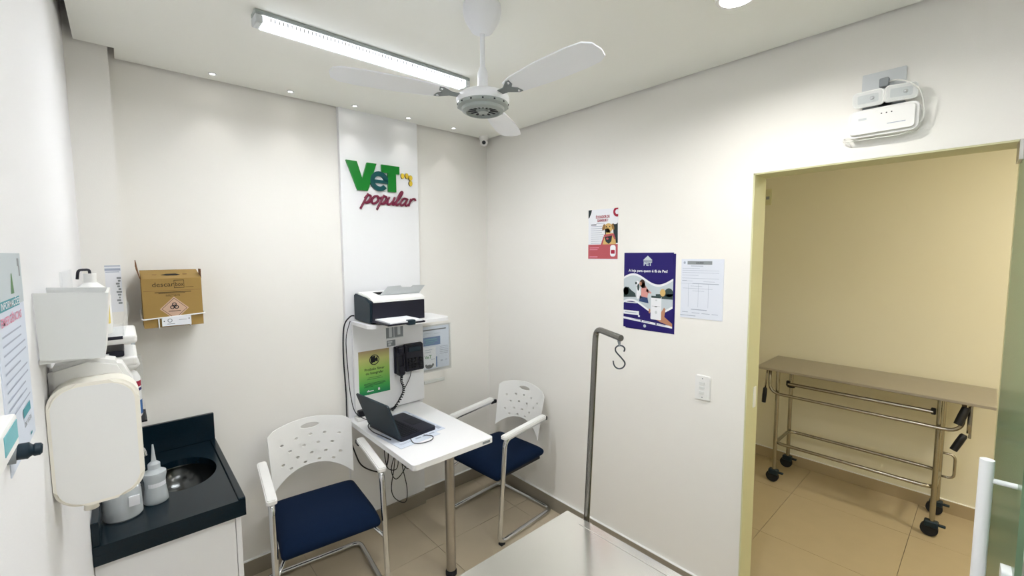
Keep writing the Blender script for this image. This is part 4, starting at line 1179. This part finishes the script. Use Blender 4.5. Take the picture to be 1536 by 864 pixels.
# emergency light unit
t = thing('emergency_light', 'white twin-head emergency light above the doorway', 'emergency light', (0, -2.34, 2.26))
wf = lambda u, v, w: Vector((-w, u, v))
bm = bmesh.new(); prism(bm, rrect(-2.445, 2.188, -2.247, 2.287, .02), wf, 0, .05); bmesh.ops.bevel(bm, geom=[e for e in bm.edges if all(v.co.x < -.045 for v in e.verts)], offset=.01, segments=3, affect='EDGES'); obj('battery_case', bm, M['white_pl'], t, True, 40)
S = Sheet(t, (-.05, -2.247, 2.287), (0, -1, 0), (-1, 0, 0))
S.polys('indicator', [ell(.098 + .014 * k, .026, .0022, .0022, 8) for k in range(3)], M['ink'], .0006)
S.rects('case_print', [(.115, .064, .165, .0665)], M['line'], .0006); S.rects('case_logo', [(.032, .032, .056, .040)], M['grey_pl'], .0006)
obj('neck', box(-.03, -2.37, 2.285, -.008, -2.33, 2.33, .002, 1), M['dark_pl'], t)
obj('neck', box(-.03, -2.405, 2.286, -.008, -2.285, 2.298, .002, 1), M['mid_grey'], t)
for (ya, za, tl) in ((-2.305, 2.322, .0), (-2.395, 2.322, .0)):
    n0 = Vector((-1, -.0, -.18)).normalized() if ya > -2.35 else Vector((-1, -.25, -.12)).normalized()
    uu = Vector((0, 0, 1)).cross(n0).normalized(); vv = n0.cross(uu)
    cc = Vector((-.05, ya, za))
    hf2 = lambda u, v, w: cc + uu * u + vv * v + n0 * w
    bm = bmesh.new(); prism(bm, rrect(-.045, -.028, .045, .028, .012), hf2, -.022, .006)
    bmesh.ops.bevel(bm, geom=[e for e in bm.edges if all((v.co - cc).dot(n0) < -.02 for v in e.verts)], offset=.012, segments=2, affect='EDGES')
    hd = obj('lamp_head', bm, M['white_pl'], t)
    bm = bmesh.new(); prism(bm, rrect(-.03, -.015, .03, .015, .005), hf2, .006, .0075); obj('reflector', bm, M['grey_pl'], hd)
    bm = bmesh.new(); lathe(bm, [(.001, 0), (.007, 0), (.005, .004), (.001, .005)], cc + uu * .012 + n0 * .0075, n0, 12); obj('bulb', bm, M['chrome'], hd, True)
    bm = bmesh.new(); prism(bm, rrect(-.042, -.025, .042, .025, .011), hf2, .009, .013); obj('lens', bm, M['lens_cl'], hd)
t = thing('wall_outlet', 'white wall outlet plate with grey plug above the emergency light', 'outlet', (0, -2.34, 2.38))
bm = bmesh.new(); prism(bm, rrect(-2.402, 2.335, -2.277, 2.423, .004), wf, 0, .007); obj('plate', bm, M['grey_pl'], t)
obj('plug', box(-.03, -2.357, 2.36, -.007, -2.33, 2.392, .003, 1), M['mid_grey'], t)
cable('white_power_cord', 'thin white cord looping from the outlet around the emergency light', [(-.02, -2.355, 2.375), (-.035, -2.38, 2.372), (-.06, -2.42, 2.345), (-.058, -2.447, 2.31), (-.04, -2.456, 2.26), (-.03, -2.452, 2.215), (-.03, -2.41, 2.182), (-.03, -2.33, 2.18), (-.025, -2.24, 2.184), (-.012, -2.232, 2.196), (-.006, -2.238, 2.19), (-.004, -2.255, 2.165)], .0022, M['chalk'])

# ================================================================ EXAM TABLE with pole
EX0, EX1, EY0, EY1, EZ = -1.66, -1.055, -2.93, -1.733, .9
t = thing('exam_table', 'stainless steel examination table with a bent upright pole at its corner', 'table', (-1.36, -2.33, 0))
bm = bmesh.new(); bx(bm, EX0, EY0, EZ - .035, EX1, EY1, EZ, .003, 2)
obj('top_sheet', bm, M['steel_top'], t)
bm = bmesh.new()
w = .026
bx(bm, EX1 - .032, EY0 + .03, EZ, EX1 - .002, EY1 - .075, EZ + .0015, .0007, 1)
obj('edge_strip', bm, M['steel_top'], t)
for x in (EX0 + .05, EX1 - .05):
    for y in (EY0 + .06, EY1 - .06):
        bm = bmesh.new(); tube(bm, [(x, y, .012), (x, y, EZ - .034)], .019, 14); l = obj('leg', bm, M['steel'], t, True, 50)
        bm = bmesh.new(); lathe(bm, [(.001, 0), (.023, 0), (.023, .012), (.001, .012)], (x, y, 0), seg=14); obj('foot', bm, M['rubber'], l)
bm = bmesh.new(); bx(bm, EX0 + .04, EY0 + .05, .25, EX1 - .04, EY1 - .05, .268); obj('lower_shelf', bm, M['steel'], t)
pb_, pt_ = Vector((-1.043, -1.80, .78)), Vector((-.997, -1.80, 1.52))
ae = Vector((-1.052, -1.932, 1.514))
bm = bmesh.new(); tube(bm, fillet([pb_, pt_, ae], .035, 6), .0095, 14); po = obj('pole', bm, M['pole'], t, True, 50)
bm = bmesh.new(); bx(bm, -1.056, -1.82, .83, -1.03, -1.78, .885, .003, 1); obj('pole_socket', bm, M['steel'], po)
ad = (ae - pt_).normalized()
bm = bmesh.new(); tube(bm, [ae + Vector((0, 0, -.002)) - ad * .012, ae + Vector((0, 0, -.018)) - ad * .008, ae + Vector((0, 0, -.026)) - ad * .008], [.006, .004, .002], 8); obj('hook_eye', bm, M['mid_grey'], po)
# S hook hanging from it, bent in the plane that faces the room
hr = Vector((.744, -.668, 0)); hc = ae - ad * .008 + Vector((0, 0, -.052))
sp = [(.0135, .010), (.016, .018), (.012, .025), (.004, .0285), (-.005, .027), (-.011, .021), (-.0105, .012), (-.004, .003), (.006, -.008), (.0155, -.02), (.017, -.029), (.011, -.038), (.0, -.041), (-.0095, -.037), (-.0155, -.028), (-.0175, -.017)]
bm = bmesh.new(); tube(bm, spline([hc + hr * (u * 1.0) + Vector((0, 0, v)) for u, v in sp], 4), .0022, 8)
tag(obj('s_hook', bm, M['hook'], None, True), 'dark steel S-shaped hook hanging from the end of the bent pole', 'hook')

# ================================================================ STRETCHER in the corridor
SX0, SX1, SY0, SY1, SZ = 1.425, 1.915, -2.70, -1.475, .9
t = thing('stretcher', 'stainless steel wheeled stretcher standing in the corridor along the far wall', 'stretcher', (1.68, -2.05, 0))
obj('bed_sheet', box(SX0, SY0, SZ - .018, SX1, SY1, SZ, .003, 1), M['stretch_top'], t)
obj('under_frame', box(SX0 + .17, SY0 + .24, SZ - .06, SX0 + .20, SY1 - .18, SZ - .018), M['teal_pl'], t)
LX = (1.515, 1.845); LY = (-2.475, -1.60)
for x in LX:
    for y in LY:
        bm = bmesh.new(); tube(bm, [(x, y, .10), (x, y, SZ - .018)], .0138, 12); l = obj('leg', bm, M['steel_dk'], t, True, 50)
        bm = bmesh.new()
        tube(bm, [(x - .013, y + .01, .045), (x + .013, y + .01, .045)], .042, 18)
        wh = obj('wheel', bm, M['rubber'], l, True, 40)
        bm = bmesh.new()
        bx(bm, x - .022, y - .03, .062, x + .022, y + .035, .102, .006, 1)
        bx(bm, x - .012, y - .062, .078, x + .012, y - .03, .09, .003, 1)
        obj('caster_fork', bm, M['teal_pl'], l)
r = .0125
def loop(z, x0, x1, y0, y1, rr): 
    return fillet([(x0, y0, z), (x1, y0, z), (x1, y1, z), (x0, y1, z)], rr, 5, True)
bm = bmesh.new(); tube(bm, loop(.31, LX[0] - .0, LX[1], LY[0], LY[1], .06), r, 10, True); obj('lower_rail', bm, M['steel_dk'], t, True)
for x, nm in ((LX[0] - .03, 'side_rail'),):
    bm = bmesh.new(); tube(bm, fillet([(x, -1.555, SZ - .02), (x, -1.555, .70), (x, -2.575, .70), (x, -2.575, SZ - .02)], .08, 7), .011, 10); obj(nm, bm, M['steel_dk'], t, True)
bm = bmesh.new(); tube(bm, [(LX[0] + .03, -1.66, .775), (LX[0] + .03, -2.445, .775)], .0125, 10); ur = obj('upper_rail', bm, M['steel_dk'], t, True, 50)
for y in (-1.66, -2.445):
    bm = bmesh.new(); bx(bm, LX[0] + .02, y - .012, .76, LX[0] + .042, y + .012, .80, .004, 1); obj('rail_joint', bm, M['dark_pl'], ur)
obj('end_plate', box(1.52, -2.60, .862, 1.74, -2.52, .882, .003, 1), M['steel_dk'], t)
bm = bmesh.new(); lathe(bm, [(.001, 0), (.026, 0), (.026, .014), (.001, .03)], (1.62, -1.66, .735)); obj('knob', bm, M['dark_pl'], t, True, 40)
# black crank grips
def grip(a, b, rr, lab):
    a, b = Vector(a), Vector(b)
    bm = bmesh.new(); tube(bm, [a, a.lerp(b, .08), a.lerp(b, .5), b], [rr * .7, rr, rr * 1.05, rr], 10)
    return obj('crank_grip', bm, M['dark_pl'], t, True, 50)
grip((1.47, -1.53, .735), (1.47, -1.523, .62), .014, '')
bm = bmesh.new(); tube(bm, [(1.47, -1.54, .88), (1.47, -1.53, .73)], .006, 8); obj('crank_arm', bm, M['steel_dk'], t, True)
grip((1.47, -2.585, .86), (1.445, -2.555, .755), .02, '')
grip((1.46, -2.585, .70), (1.44, -2.545, .60), .018, '')
bm = bmesh.new(); tube(bm, [(1.50, -2.60, .86), (1.46, -2.60, .71)], .009, 8); obj('crank_arm', bm, M['steel_dk'], t, True)
obj('hinge_plate', box(1.465, -2.612, .68, 1.495, -2.60, .88, .002, 1), M['steel_dk'], t)
bm = bmesh.new(); tube(bm, fillet([(1.86, -2.475, .43), (1.86, -2.545, .43), (1.86, -2.545, .27), (1.86, -2.475, .27)], .05, 5), .008, 8); obj('end_loop', bm, M['steel_dk'], t, True)

# corridor wall switch
t = thing('corridor_plate', 'beige cover plate high on the corridor wall just inside the doorway', 'plate', (XC, -1.35, 2.2))
bm = bmesh.new(); bx(bm, XC - .02, -1.375, 2.155, XC, -1.325, 2.285, .004, 2); obj('plate', bm, M['jamb'], t)
obj('button', box(XC - .024, -1.362, 2.2, XC - .02, -1.338, 2.225), M['mid_grey'], t)

# ================================================================ GLASS DOOR, opened into the room
D0 = Vector((-.012, -2.684, 0)); dang = math.radians(182.2)
dx = Vector((math.cos(dang), math.sin(dang), 0)); dn = Vector((0, 0, 1)).cross(dx) * -1   # dn toward +Y
df = lambda u, v, w: D0 + dx * u + Vector((0, 0, v)) + dn * w
bm = bmesh.new(); prism(bm, [(0.0, .012), (.765, .012), (.765, 2.095), (0, 2.095)], df, -.010, 0)
dr = obj('door_1', bm, M['glass']); dr['kind'] = 'structure'
for (z0, z1) in ((.012, .07), (2.035, 2.095)):
    bm = bmesh.new(); prism(bm, [(0, z0), (.1, z0), (.1, z1), (0, z1)], df, -.018, .008); obj('patch_hinge', bm, M['steel'], dr)
for sgn in (1, -1):
    bm = bmesh.new()
    hw = .047 if sgn > 0 else -.057
    tube(bm, [df(.69, .70, hw), df(.69, 1.296, hw)], .0122, 16); hd = obj('pull_handle', bm, M['white_metal'], dr, True, 50)
    for zz in (.76, 1.25):
        bm = bmesh.new(); tube(bm, [df(.69, zz, 0 if sgn > 0 else -.01), df(.69, zz, hw)], .006, 10); obj('standoff', bm, M['white_metal'], hd, True, 50)
bm = bmesh.new(); prism(bm, rrect(.70, 0.99, .74, 1.075, .006), df, 0, .016); lk = obj('lock_case', bm, M['white_metal'], dr)
bm = bmesh.new(); tube(bm, [df(.72, 1.03, .016), df(.72, 1.03, .03)], .008, 10); obj('lock_cylinder', bm, M['chrome'], lk, True, 50)
